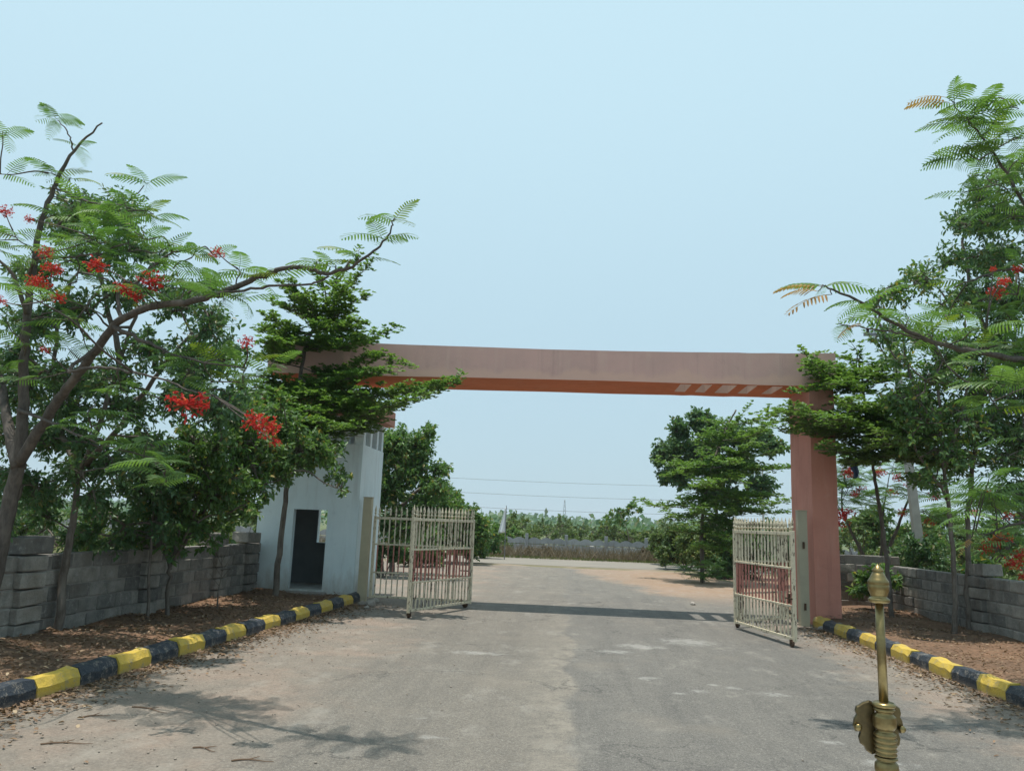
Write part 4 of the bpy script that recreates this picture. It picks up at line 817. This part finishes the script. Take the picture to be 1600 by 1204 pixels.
broad_tree('dense_tree', 'dark dense tree standing behind the tiered tree on the forecourt', 'tree', BT, [[(1125, 868, 34.5), (1120, 800, 34.5), (1100, 720, 34.5)], [(1120, 790, 34.5), (1140, 700, 34.5)]],
    [(1060, 668, 24), (1098, 662, 26), (1042, 700, 24), (1080, 700, 28), (1052, 740, 20), (1120, 690, 26), (1150, 672, 26), (1072, 732, 22), (1090, 650, 16), (1030, 715, 14), (1180, 680, 24), (1130, 740, 24), (1066, 755, 12), (1100, 720, 26), (1160, 720, 26), (1190, 760, 26), (1150, 780, 26), (1210, 700, 24), (1110, 770, 22)], 34.5, 'leaf_dark', .17, .10, 200, 2, .9, .16)
gulmohar('young_flame_tree', 'low drooping sapling with dark fronds on the orange dirt mound', BT, [([(1098, 916, 25.6), (1096, 895, 25.6), (1094, 882, 25.6)], .03, .012)],
    [(1092, 880, 6), (1075, 885, 5), (1112, 884, 5), (1125, 895, 5), (1090, 895, 5), (1105, 900, 5), (1080, 900, 4), (1118, 905, 4)], [], 25.6, size=.62, yellow=0)
broad_tree('dense_tree', 'bright green leafy tree growing behind the guard house', 'tree', BT, [[(612, 890, 23.), (615, 800, 23.), (620, 720, 23.)], [(615, 800, 23.), (660, 760, 23.)]],
    [(622, 690, 34), (650, 690, 26), (672, 672, 14), (640, 735, 38), (605, 760, 44), (680, 762, 30), (668, 800, 36), (708, 792, 24), (630, 820, 42), (600, 705, 40), (560, 720, 45), (560, 790, 45), (655, 715, 26), (690, 735, 18)], 23., 'leaf_broad', .12, .065, 260, 2, .9, .14)
broad_tree('dense_tree', 'rounded green tree between the guard house tree and the white flag', 'tree', BT, [[(715, 884, 31.), (712, 840, 31.), (708, 800, 31.)]],
    [(720, 822, 28), (690, 840, 30), (740, 812, 18), (712, 800, 24), (750, 835, 22), (670, 850, 28), (735, 850, 26), (700, 782, 24), (730, 800, 20), (688, 768, 20), (752, 818, 16), (670, 790, 26)], 31., 'leaf_broad', .13, .075, 320, 2, .7, .10)
def bush(label, px, py_top, py_bot, wpx, Y, leaf='leaf_scrub', ll=.14, lw=.06, n=420, name='bush', group='bushes along the far wall', stems=3):
    """rounded bush given by its top, its foot and its width"""
    top = at(px, py_top, Y); foot = at(px, py_bot, Y); zg = gz(foot[0], Y); H = top[2]-zg; R = wpx/F_PX*Y/2
    T = empty(name, (foot[0], Y, zg), label, 'bush', group); W = MB(); Lv = Leaves(); c0 = np.array([foot[0], Y, zg])
    k = max(6, int(R*7))
    for i in range(k):
        a = rng.random()*6.28; rr = R*.72*math.sqrt(rng.random()); h = H*(.14+.64*rng.random()*(1-.45*rr/R)); r = min(R, H)*rng.uniform(.26, .42)
        c = c0+np.array([math.cos(a)*rr, math.sin(a)*rr*.8, h])
        limb(W, bent(c0-np.array([0, 0, .1]), c, .05, 3), .03, .008, 4, 3)
        foliage_clump(Lv, W, c, (r, r, r*.85), int(3.6*n/k), ll, lw*1.2, .2, .6, per=22)
    for nm, me, mt in (('stems', W.mesh('stems'), 'bark'), ('foliage', Lv.mesh('foliage', True), leaf)):
        o = link(nm, me, mt, T); o.location = -T.location
    return T
bush('leafy bush behind the white flag, bright green', 790, 790, 860, 70, 47, 'leaf_broad', n=900)
bush('dark bush between the guard house tree and the flagpole', 752, 800, 862, 55, 42.5, 'leaf_broad', n=800)
bush('low olive bush right of the flag, behind the wall', 848, 806, 840, 60, 52, n=800)
bush('pale dusty bush behind the wall post', 885, 805, 840, 60, 55, n=800)
bush('broad fine leaved bush behind the wall, left of the small tree', 920, 812, 842, 70, 60, n=700)
broad_tree('young_tree', 'small upright tree with dark leaves standing behind the precast wall', 'tree', BT, [[(985, 862, 48.5), (980, 830, 48.5), (970, 805, 48.5)]], [(966, 795, 13), (984, 800, 12), (950, 803, 10), (972, 815, 14), (990, 790, 7), (962, 808, 10), (998, 796, 5)], 48.5, 'leaf_broad', .2, .11, 60, 2, .4, .06, simple=True)
bush('tall feathery bush with rounded crown beyond the wall end', 1048, 783, 850, 85, 56, n=1300, ll=.16)
bush('khaki bush crowding the wall beside the forecourt tree', 1095, 806, 872, 110, 43, n=1500, ll=.13)
bush('khaki scrub bush under the dense dark tree', 1150, 815, 880, 110, 41.5, n=1500, ll=.13)
bush('grey green scrub bush half hidden by the right gate', 1205, 815, 885, 90, 41, n=1100, ll=.13)
bush('dark leafy bush under the wide tiered tree', 1185, 795, 895, 120, 29, 'leaf_dark', n=1800, ll=.12)
bush('small dark bush between the tiered tree trunk and right gate', 1130, 835, 900, 60, 28, 'leaf_dark', n=900, ll=.12)
bush('thick green bush behind the folded left gate', 655, 800, 890, 120, 28, 'leaf_broad', n=1800, ll=.11)
bush('dark leafy bush close behind the guard house', 600, 790, 900, 90, 22, 'leaf_dark', n=1500, ll=.10)
for i_, (px_, Y_) in enumerate(((770, 40.2), (845, 41.2), (1000, 40.8), (1045, 41.), (960, 42.6))):
    bush(('brown dry bush at the foot of the flagpole', 'brown dry bush before the precast wall, right of the flag', 'dry grey bush before the wall below the small tree', 'dry grey bush at the edge of the khaki scrub', 'low brown bush against the wall panels')[i_], px_, 848, 872, 60, Y_, 'dry_stem', n=900, ll=.12, lw=.03)
for i_, (px_, pt_, wd_, Y_, lf_) in enumerate(((1040, 812, 80, 42.5, 'leaf_scrub'), (1070, 800, 90, 40.8, 'leaf_dark'), (1120, 795, 110, 40.2, 'leaf_scrub'), (1165, 790, 100, 39.8, 'leaf_dark'), (1210, 790, 100, 40, 'leaf_dark'), (745, 812, 60, 40., 'leaf_dark'), (715, 800, 70, 39., 'leaf_dark'), (775, 822, 50, 41.5, 'leaf_broad'))):
    bush(('olive thicket at the end of the visible wall', 'dark thicket left of the forecourt tree trunk', 'olive thicket behind the forecourt tree trunk', 'dark thicket behind the drooping sapling', 'dark thicket seen through the right gate bars', 'dark thicket just past the folded gate tip', 'dark thicket seen above the folded gate', 'bright thicket at the foot of the white flag')[i_], px_, pt_, 874, wd_, Y_, lf_, n=1700, ll=.13, lw=.065)
bush('dense bush filling the ground behind the drooping sapling', 1125, 782, 885, 130, 30, 'leaf_scrub', n=4200, ll=.12)
bush('olive bush left of the tiered tree trunk, beyond the sapling', 1075, 806, 882, 100, 33, 'leaf_scrub', n=3200, ll=.12)
bush('dark bush between tiered tree and right gate tip', 1150, 800, 890, 90, 28.5, 'leaf_dark', n=1800, ll=.12)
bush('full green bush filling the slope beside the folded gate tip', 752, 798, 878, 80, 36.3, 'leaf_broad', n=1900, ll=.13)
bush('olive bush at the left foot of the dense dark tree', 1048, 800, 878, 75, 37, 'leaf_scrub', n=1900, ll=.13)
bush('dusty bush between the small tree and the feathery bush', 1010, 815, 850, 50, 50, n=600)
for i, (px, pt, wd, Y, lf, lb) in enumerate(((30, 775, 130, 22, 'leaf_scrub', 'olive scrub bush behind the left block wall near the flame tree trunk'), (150, 790, 120, 26, 'leaf_scrub', 'dusty scrub bush behind the wall, seen beside the forked trunk'), (250, 775, 110, 24, 'leaf_broad', 'green bush behind the left wall, beyond the bushy tree stems'), (345, 775, 90, 23, 'leaf_scrub', 'pale scrub bush behind the wall beyond the leafless sapling'), (392, 770, 80, 27, 'leaf_scrub', 'scrub bush close to the left side of the guard house'), (90, 770, 150, 33, 'leaf_broad', 'wide green bush on far open ground behind the forked kerb tree'), (300, 780, 110, 34, 'leaf_scrub', 'dull scrub bush far behind the left wall and bushy tree'))):
    bush(lb, px, pt, 865, wd, Y, lf, .10, .045, 1500, group='scrub behind the left wall')
for i, (px, pt, wd, Y, lf, lb) in enumerate(((1340, 800, 110, 34, 'leaf_scrub', 'scrub bush seen between the salmon pillar and small flame tree'), (1450, 790, 130, 36, 'leaf_broad', 'green bush far behind the leaning concrete pole'), (1560, 795, 140, 33, 'leaf_scrub', 'wide dull bush far behind the low flame tree'), (1400, 815, 90, 28, 'leaf_scrub', 'scrub bush behind the short block wall and flame tree stems'), (1600, 830, 120, 26, 'leaf_scrub', 'olive bush behind the right wall past the low flame tree'))):
    bush(lb, px, pt, 880, wd, Y, lf, .11, .05, 1300, group='scrub behind the right wall')
for px, pt, wd, Y, lf, lb in ((1425, 742, 140, 30, 'leaf_broad', 'tall green thicket behind the leaning concrete pole'), (1505, 750, 130, 32, 'leaf_scrub', 'tall olive thicket seen between the dark kerb trunks'), (1355, 762, 110, 31, 'leaf_scrub', 'tall olive thicket just right of the salmon pillar'), (1580, 745, 130, 30, 'leaf_broad', 'tall green thicket behind the low flame tree')):
    bush(lb, px, pt, 880, wd, Y, lf, .13, .06, 2000, group='scrub behind the right wall')
# far belt: bushes and trees one can still tell apart
for i in range(74):
    x = (-75+150*(i+rng.random())/34) if i < 34 else -24+48*(i-34+rng.random())/40; Y = rng.uniform(62, 105) if i < 34 else rng.uniform(50, 130); h = rng.uniform(2.4, 3.6); px0 = 800+F_PX*(x/Y)
    T = empty('far_bush', (x, Y, gz(x, Y)), 'hazy green bush in the belt beyond the precast wall', 'bush', 'far bushes beyond the wall'); Lv = Leaves(); W = MB()
    for q in range(4):
        c = np.array([x+rng.normal()*1.3, Y+rng.normal()*.8, gz(x, Y)+h*rng.uniform(.35, .75)]); r = h*rng.uniform(.25, .4); limb(W, [(x, Y, gz(x, Y)-.1), c], .05, .02, 4, 2)
        foliage_clump(Lv, W, c, (r*1.3, r, r), 380, .24, .14, .2, .6, per=40)
    for nm, me, mt in (('stems', W.mesh('stems'), 'bark'), ('foliage', Lv.mesh('foliage', True), 'leaf_scrub')):
        o = link(nm, me, mt, T); o.location = -T.location
# far-off wood that reads as one mass
Lv = Leaves(); n = 3000; x = rng.uniform(-600, 600, n); y = rng.uniform(140, 900, n)
for a, b in zip(x, y):
    h = rng.uniform(3.5, 8)*(1 if b < 400 else 1.6); k = 22; c = np.array([a, b, gz(a, b)+h*.5])+rng.normal(size=(k, 3))*np.array([h*.36, h*.3, h*.15])
    Lv.add(c, sph(k), np.array([0, -.6, .8])+sph(k)*.5, h*rng.uniform(.2, .36, k), h*rng.uniform(.14, .26, k))
tag(link('distant_wood', Lv.mesh('distant_wood', True), 'leaf_dark'), 'far hazy blue green wood along the horizon', 'wood', kind='stuff')
# dry brush and grass along the far verge and behind the walls
def blades(name, label, cat, n, fx, mat, h, wd, lean=.35):
    P = np.array([fx() for _ in range(n)]); hh = h*(.5+.8*rng.random(n)); az = rng.random(n)*6.28
    d = np.stack([np.cos(az)*lean*rng.random(n), np.sin(az)*lean*rng.random(n), np.ones(n)], 1)
    Lv = Leaves(); Lv.add(P, d, np.stack([np.sin(az), np.cos(az), np.zeros(n)], 1), hh, wd)
    return tag(link(name, Lv.mesh(name, True), mat), label, cat, kind='stuff')
def far_verge():
    x = rng.uniform(-22, 24); y = 37.4+x*.03+rng.gamma(2.2, 1.5); return (x, min(y, 44.7), gz(x, min(y, 44.7))-.03)
blades('dry_brush', 'tangled brown dry brush in front of the precast wall', 'brush', 16000, far_verge, 'dry_stem', .8, .024, 1.3)
blades('verge_grass', 'thin strip of green grass along the crossing road', 'grass', 6000, lambda: (lambda x: (x, 38.0+x*.028+abs(rng.normal())*.5, -.02))(rng.uniform(-20, 24)), 'grass_green', .16, .03)
def behind_l():
    x = rng.uniform(-26, -6.8); y = rng.uniform(7, 36); return (x, y, -.03)
def behind_r():
    x = rng.uniform(7.6, 28); y = rng.uniform(9, 36); return (x, y, -.03)
blades('scrub_grass', 'pale dry grass on the open ground behind the left block wall', 'grass', 9000, behind_l, 'grass_green', .55, .022, .6)
blades('scrub_grass', 'pale dry grass on the open ground behind the right block wall', 'grass', 8000, behind_r, 'grass_green', .45, .022, .6)

# ------------------------------------------------------------------ poles, wires, flag, small things
pb = at(1447, 905, 19.2); pt = at(1393, 505, 19.2); pb[2] = -.3
T = empty('electric_pole', (pb[0], pb[1], 0), 'leaning grey concrete electric pole behind the right block wall', 'pole')
d = pt-pb; W = MB(); L = np.linalg.norm(d); u = d/L
for k, (s0, s1) in enumerate(((.105, .065),)):
    q = [pb+d*t for t in (0, .33, .66, 1)]; vs = []
    for i, c in enumerate(q):
        r = s0+(s1-s0)*i/3; vs += [c+np.array([-r, -r*.8, 0]), c+np.array([r, -r*.8, 0]), c+np.array([r, r*.8, 0]), c+np.array([-r, r*.8, 0])]
    W.add(vs, [(4*i+a, 4*i+(a+1) % 4, 4*i+4+(a+1) % 4, 4*i+4+a) for i in range(3) for a in range(4)]+[(3, 2, 1, 0), (12, 13, 14, 15)])
o = link('shaft', W.mesh('shaft'), 'concrete_pole', T); o.location = -T.location
W = MB(); c = pb+d*.955; W.box(c[0]-.75, c[0]+.75, c[1]-.13, c[1]-.085, c[2]-.04, c[2]+.04)
o = link('crossarm', W.mesh('crossarm'), 'steel', T); o.location = -T.location
for x in (-.65, 0, .65):
    W = MB().lathe([(.02, c[2]+.04), (.045, c[2]+.07), (.03, c[2]+.10), (.045, c[2]+.13), (.015, c[2]+.17)], 8, (c[0]+x, c[1]-.11)); o = link('insulator', W.mesh('insulator'), 'black_rubber', T); o.location = -T.location
for sx in (-26, 30):
    T = empty('utility_pole', (sx, 120, gz(sx, 120)), 'far concrete utility pole carrying the overhead cables', 'pole', 'far utility poles')
    link('shaft', MB().lathe([(.2, -.3), (.12, 12.5)], 10).mesh('shaft'), 'concrete_pole', T)
    for z in (4.9, 7.1, 9.2): link('crossarm', MB().box(-.6, .6, -.05, .05, z+.55, z+.7).mesh('crossarm'), 'steel', T)
for k, z in enumerate((4.0, 6.15, 8.3)):
    z0 = gz(0, 120); m = MB(); q = [(-26+56*i/24, 120+(.13*(-1)**i)*0, z+.15-.38*math.sin(math.pi*i/24)) for i in range(25)]
    m.tube(q, [.024]*25, 5); tag(link('overhead_cable', m.mesh('overhead_cable'), 'wire'), ('lowest', 'middle', 'topmost')[k]+' dark overhead cable crossing the sky beyond the gate', 'cable')
p = gnd(788, 874)
T = empty('flagpole', (p[0], p[1], 0), 'thin pole with a limp white flag at the far road verge', 'flag')
link('pole', MB().lathe([(.022, -.1), (.018, 2.45)], 8).mesh('pole'), 'steel', T)
V = []; nz, nr = 14, 9
for i in range(nz+1):
    t = i/nz; wq = .03+.30*(1-t)**1.0
    for j in range(nr+1):
        s_ = j/nr; V.append((-s_*wq-.015, .05*math.sin(s_*9+t*2)*(1-t)*.9, 1.22+1.15*t-.05*s_*(1-t)))
F = [(i*(nr+1)+j, i*(nr+1)+j+1, (i+1)*(nr+1)+j+1, (i+1)*(nr+1)+j) for i in range(nz) for j in range(nr)]
fme = mesh_np('flag', V, F, smooth=True); fo = link('flag', fme, 'white_cloth', T); md = fo.modifiers.new('thick', 'SOLIDIFY'); md.thickness = .006
# transmission mast on the horizon
p = at(882, 800, 700); T = empty('lattice_mast', (p[0], 700, gz(p[0], 700)), 'tiny lattice mast standing on the hazy horizon', 'mast'); W = MB(); H = 26.
for sx, sy in ((-1, -1), (1, -1), (1, 1), (-1, 1)): W.tube([(sx*2, sy*2, -1), (sx*.3, sy*.3, H)], [.22, .15], 4)
for i in range(7):
    r = 2-1.7*i/7; z = H*i/7; r2 = 2-1.7*(i+1)/7; z2 = H*(i+1)/7
    for a in range(4):
        c_ = [(-1, -1), (1, -1), (1, 1), (-1, 1)]; W.tube([(c_[a][0]*r, c_[a][1]*r, z), (c_[(a+1) % 4][0]*r2, c_[(a+1) % 4][1]*r2, z2)], [.1, .1], 3)
link('lattice', W.mesh('lattice'), 'steel', T)
# rag caught in the tiered tree
V = []; q0 = at(1336, 728, 15.2)
for i in range(9):
    for j in range(6): V.append((q0[0]+(j-2.5)*.026*(1-.05*i)+.02*math.sin(i*1.3), q0[1]+.04*math.sin(j*1.9+i*.5), q0[2]+.12-i*.042-.05*math.sin(j*2.3)*(i/8)))
rag = link('rag', mesh_np('rag', V, [(i*6+j, i*6+j+1, (i+1)*6+j+1, (i+1)*6+j) for i in range(8) for j in range(5)], smooth=True), 'blue_cloth')
rag.modifiers.new('thick', 'SOLIDIFY').thickness = .006; tag(rag, 'dark blue rag hanging in the tree beside the salmon pillar', 'rag')
# stones
def stone_mesh(seed):
    r = random.Random(seed); bm = bmesh.new(); bmesh.ops.create_icosphere(bm, subdivisions=2, radius=1)
    for v in bm.verts: v.co *= 1+.22*math.sin(3*v.co.x+seed)*math.cos(2.5*v.co.y+seed*2)+r.uniform(-.08, .08); v.co.z *= .65
    me = bpy.data.meshes.new('stone'); bm.to_mesh(me); bm.free(); me.materials.append(MT['stone']); return me
ST = [stone_mesh(i) for i in range(5)]
def stone(px, py, r, label, z=0., group=None):
    p = gnd(px, py, z); o = link('stone', ST[rng.integers(5)], None, None, (p[0], p[1], z+r*.38)); o.scale = (r, r*.85, r); o.rotation_euler = (0, 0, rng.random()*6); tag(o, label, 'stone', group)
for px, py, r in ((566, 946, .09), (578, 947, .12), (585, 942, .10), (573, 951, .06)): stone(px, py, r, 'rough stone in the small heap at the foot of the cream gate post', group='stones by the cream gate post')
stone(1284, 984, .07, 'pale stone lying by the yellow end block of the right kerb')
stone(1083, 945, .07, 'small pale stone lying on the forecourt inside the arch')
for i in range(9):
    a = at(905+i*3.3+rng.normal()*2, 846, 47+rng.random()*2); r = rng.uniform(.3, .5); o = link('rock', ST[i % 5], None, None, (a[0], a[1], gz(a[0], a[1])+1.45+rng.uniform(-.1, .3))); o.scale = (r, r, r*.9)
    o.location.z = gz(a[0], a[1])+r*.4+.05 if i % 2 else gz(a[0], a[1])+r*1.9
    tag(o, 'white rock in the rubble heap behind the precast wall', 'rock', 'rocks of the white rubble heap')

# ------------------------------------------------------------------ litter, pebbles and twigs
Lv = Leaves(); n = 15000; c = []
while len(c) < n:
    u = rng.random()
    if u < .30: y = rng.uniform(3.5, 15); x = kl(y)+.06+abs(rng.gamma(1.3, .16)); z = .010; x = min(x, kl(y)+1.6); x = max(x, kl(y)+.11)
    elif u < .44: y = rng.uniform(6.5, 14.5); x = kr(y)-.11-rng.gamma(1.3, .16); z = .010
    elif u < .78: y = rng.uniform(3.5, 15); x = rng.uniform(-6.15, kl(y)-.12); z = bed_z(x, y)+.045
    else: y = rng.uniform(6.5, 17); x = rng.uniform(kr(y)+.12, 7.1); z = bed_z(x, y)+.035
    c.append((x, y, z+rng.random()*.012))
c = np.array(c); az = rng.random(n)*6.28
Lv.add(c, np.stack([np.cos(az), np.sin(az), rng.normal(size=n)*.25], 1), np.array([0, 0, 1.])+sph(n)*.35, rng.uniform(.03, .075, n), rng.uniform(.015, .035, n))
tag(link('leaf_litter', Lv.mesh('leaf_litter'), 'litter'), 'dry brown leaf litter along the kerbs and under the trees', 'leaf litter', kind='stuff')
n = 2600; V = []; F = []
ico = [(0, 0, 1), (1, 0, 0), (0, 1, 0), (-1, 0, 0), (0, -1, 0), (0, 0, -1)]; icf = [(0, 1, 2), (0, 2, 3), (0, 3, 4), (0, 4, 1), (5, 2, 1), (5, 3, 2), (5, 4, 3), (5, 1, 4)]
for i in range(n):
    y = rng.uniform(3.5, 17); x = (kl(y)+.2+rng.gamma(1.6, .75)) if rng.random() < .68 else (kr(y)-.2-rng.gamma(1.4, .4)); r = .004+.011*rng.random()**3
    if abs(x) > 4.4: continue
    a = rng.random()*6; k = len(V)
    V += [(x+r*(p[0]*math.cos(a)-p[1]*math.sin(a)*.8)*rng.uniform(.7, 1.2), y+r*(p[0]*math.sin(a)+p[1]*math.cos(a)*.8), .006+r*.3+p[2]*r*.6) for p in ico]; F += [tuple(k+j for j in f) for f in icf]
tag(link('gravel', mesh_np('gravel', V, F), 'pebble'), 'loose gravel scattered over the road shoulders', 'gravel', kind='stuff')
for px, py, a, L in ((105, 1163, .25, .34), (395, 1190, .15, .28), (235, 1110, -.35, .4), (320, 1172, -.25, .2), (150, 1120, .6, .2)):
    p = gnd(px, py); W = MB(); q = [np.array([t*L-L/2, .03*math.sin(t*5), .012]) for t in np.linspace(0, 1, 6)]; W.tube(q, [.006, .006, .005, .004, .003, .002], 5); W.tube([q[2], q[2]+np.array([.06, .05, .004])], [.005, .002], 4)
    o = link('twig', W.mesh('twig'), 'litter', None, (p[0], p[1], 0)); o.rotation_euler = (0, 0, a+YAW); tag(o, 'dry brown twig lying on the dusty left shoulder of the road', 'twig', 'twigs on the left shoulder')

# ------------------------------------------------------------------ brass staff on the bonnet of the vehicle the picture was taken from
SY = 1.3; tip = at(1377, 882, SY); zt = tip[2]; sx = at(1381, 1100, SY)[0]
def zpx(py): return at(1380, py, SY)[2]
PX = SY/F_PX*.87
st = empty('brass_staff', (sx, SY, 1.10), 'tall brass ornamental staff with pointed pot finial, standing before the right kerb', 'ornament')
def lathe_part(name, prof, parent, n=28):
    me = MB().lathe([(r*PX, zpx(y)-1.10) for r, y in prof], n).mesh(name, smooth=True, auto=True); return link(name, me, 'brass', parent)
lathe_part('rod', [(7.4, 1101), (6.9, 940)], st)
fi = lathe_part('finial', [(8, 942.5), (15.5, 941), (17, 938), (17, 935.5), (14.5, 933.5), (12.5, 932), (13.5, 929), (16.3, 922), (17, 914), (16.2, 912.3), (17, 911), (16.4, 907), (14.5, 904.5), (12.5, 901), (9, 894), (7.3, 892.8), (9.8, 891.4), (9.5, 890.2), (5, 885.4), (.4, 880.5)], st)
lathe_part('turned_collar', [(10, 1105), (16, 1104), (18.5, 1101), (18.5, 1099), (16, 1096.5), (14.5, 1096), (10, 1095)][::1], st)
lathe_part('turned_baluster', [(15, 1180), (16.5, 1178), (17, 1176), (14.8, 1174), (17.5, 1171), (17.5, 1169), (15, 1167), (17.5, 1164), (17.5, 1161), (15, 1159), (17.8, 1156), (17.8, 1153), (15, 1151), (17.5, 1148), (17.5, 1145), (14.5, 1142), (12, 1140), (15, 1138), (17.8, 1133), (18.3, 1125), (17.6, 1119), (17.6, 1117.5), (15, 1115.5), (12, 1112), (14.5, 1110), (17, 1107.5), (15, 1105), (11, 1104)], st)
base_px = 1204+(zpx(1204)-1.10)/(zpx(1104)-zpx(1204))*100
lathe_part('turned_foot', [(30, base_px), (30, base_px-4), (22, base_px-12), (14, base_px-22), (16, base_px-40), (17.5, 1206), (18.5, 1200), (17.8, 1192), (14.5, 1188), (12, 1185.5), (17.6, 1184), (17.6, 1181.5), (14, 1180)], st)
out = [(10, 1100), (18, 1097), (27, 1100), (34, 1105), (38, 1107), (40, 1114), (38, 1120), (42, 1127), (44, 1138), (41, 1147), (36, 1147), (34, 1141), (33, 1148), (36, 1157), (34, 1166), (28, 1170), (25, 1177), (17, 1182), (10, 1180), (9, 1140)]
for sg, k, dy in ((-1, 1.04, .014), (1, .82, .016)):
    pts = [(sg*a*k*PX, zpx(b)-1.10) for a, b in out]; n_ = len(pts); cx = sum(p_[0] for p_ in pts)/n_; cz = sum(p_[1] for p_ in pts)/n_; mb = MB(); th = .0035
    for yy, sc in ((-th, .93), (-th*.5, 1.), (th*.5, 1.), (th, .93)): mb.v += [(cx+(x_-cx)*sc, dy+yy, cz+(z_-cz)*sc) for x_, z_ in pts]
    mb.f = [(r_*n_+i, r_*n_+(i+1) % n_, (r_+1)*n_+(i+1) % n_, (r_+1)*n_+i) for r_ in range(3) for i in range(n_)]+[tuple(reversed(range(n_))), tuple(3*n_+i for i in range(n_))]
    br = link('scroll_bracket', mb.mesh('scroll_bracket', auto=True), 'brass_dark', st)
    link('curl', MB().lathe([(4.5*PX, -.003), (6*PX, 0), (4.5*PX, .003)], 12).mesh('curl', smooth=True), 'brass', br, (sg*38*k*PX, dy-.008, zpx(1139)-1.10)).rotation_euler = (math.pi/2, 0, 0)
# the vehicle's nose, wholly below the picture
car = empty('vehicle_front', (.5, .9, 0), 'pale grey vehicle front carrying the brass staff on its bonnet', 'vehicle')
prof = [(.15, 1.16), (.6, 1.13), (1.1, 1.10), (1.55, 1.055), (1.85, .99), (1.98, .86), (2.02, .62), (2.0, .45)]
V = []; nx = 12
for j, (y, z) in enumerate(prof):
    for i in range(nx+1):
        t = 2*i/nx-1; V.append((t*.84, y-.9-.12*t**4-.05*t*t, z-.10*abs(t)**4-(.02*t*t if z > 1 else 0)-(.0 if abs(t) < .98 else .02)+(.0)))
F = [(j*(nx+1)+i, j*(nx+1)+i+1, (j+1)*(nx+1)+i+1, (j+1)*(nx+1)+i) for j in range(len(prof)-1) for i in range(nx)]
bo = link('bonnet', mesh_np('bonnet', V, F, smooth=True), 'car_paint', car); bo.modifiers.new('t', 'SOLIDIFY').thickness = .02
link('bumper', MB().box(-.86, .86, .98, 1.16, .30, .50).mesh('bumper', bevel=.05), 'black_rubber', car)
for sg in (-1, 1):
    link('wing', MB().box(sg*.80-.03, sg*.80+.03, -.75, .85, .55, .96).mesh('wing', bevel=.02), 'car_paint', car)
    link('headlamp', MB().box(sg*.62-.13, sg*.62+.13, 1.02, 1.13, .66, .80).mesh('headlamp', bevel=.03), 'lamp_glass', car)
    wh = link('wheel', MB().lathe([(.20, -.09), (.33, -.10), (.35, -.06), (.35, .06), (.33, .10), (.20, .09)], 24).mesh('wheel'), 'black_rubber', car, (sg*.74, .25, .355)); wh.rotation_euler = (0, math.pi/2, 0)
link('chassis', MB().box(-.6, .6, -.75, .95, .30, .56).mesh('chassis'), 'black_rubber', car)

# ------------------------------------------------------------------ haze
hz = link('haze', MB().box(-2900, 2900, -50, 3300, -6, 60).mesh('haze')); tag(hz, 'thin pale summer haze over the whole place', 'haze', kind='stuff')
hm = bpy.data.materials.new('haze'); hm.use_nodes = True; t_ = hm.node_tree; t_.nodes.clear()
pv = t_.nodes.new('ShaderNodeVolumePrincipled'); pv.inputs['Color'].default_value = (.86, .93, 1, 1); pv.inputs['Density'].default_value = .00028; pv.inputs['Anisotropy'].default_value = 0
mo = t_.nodes.new('ShaderNodeOutputMaterial'); t_.links.new(pv.outputs[0], mo.inputs['Volume']); hz.data.materials.append(hm)
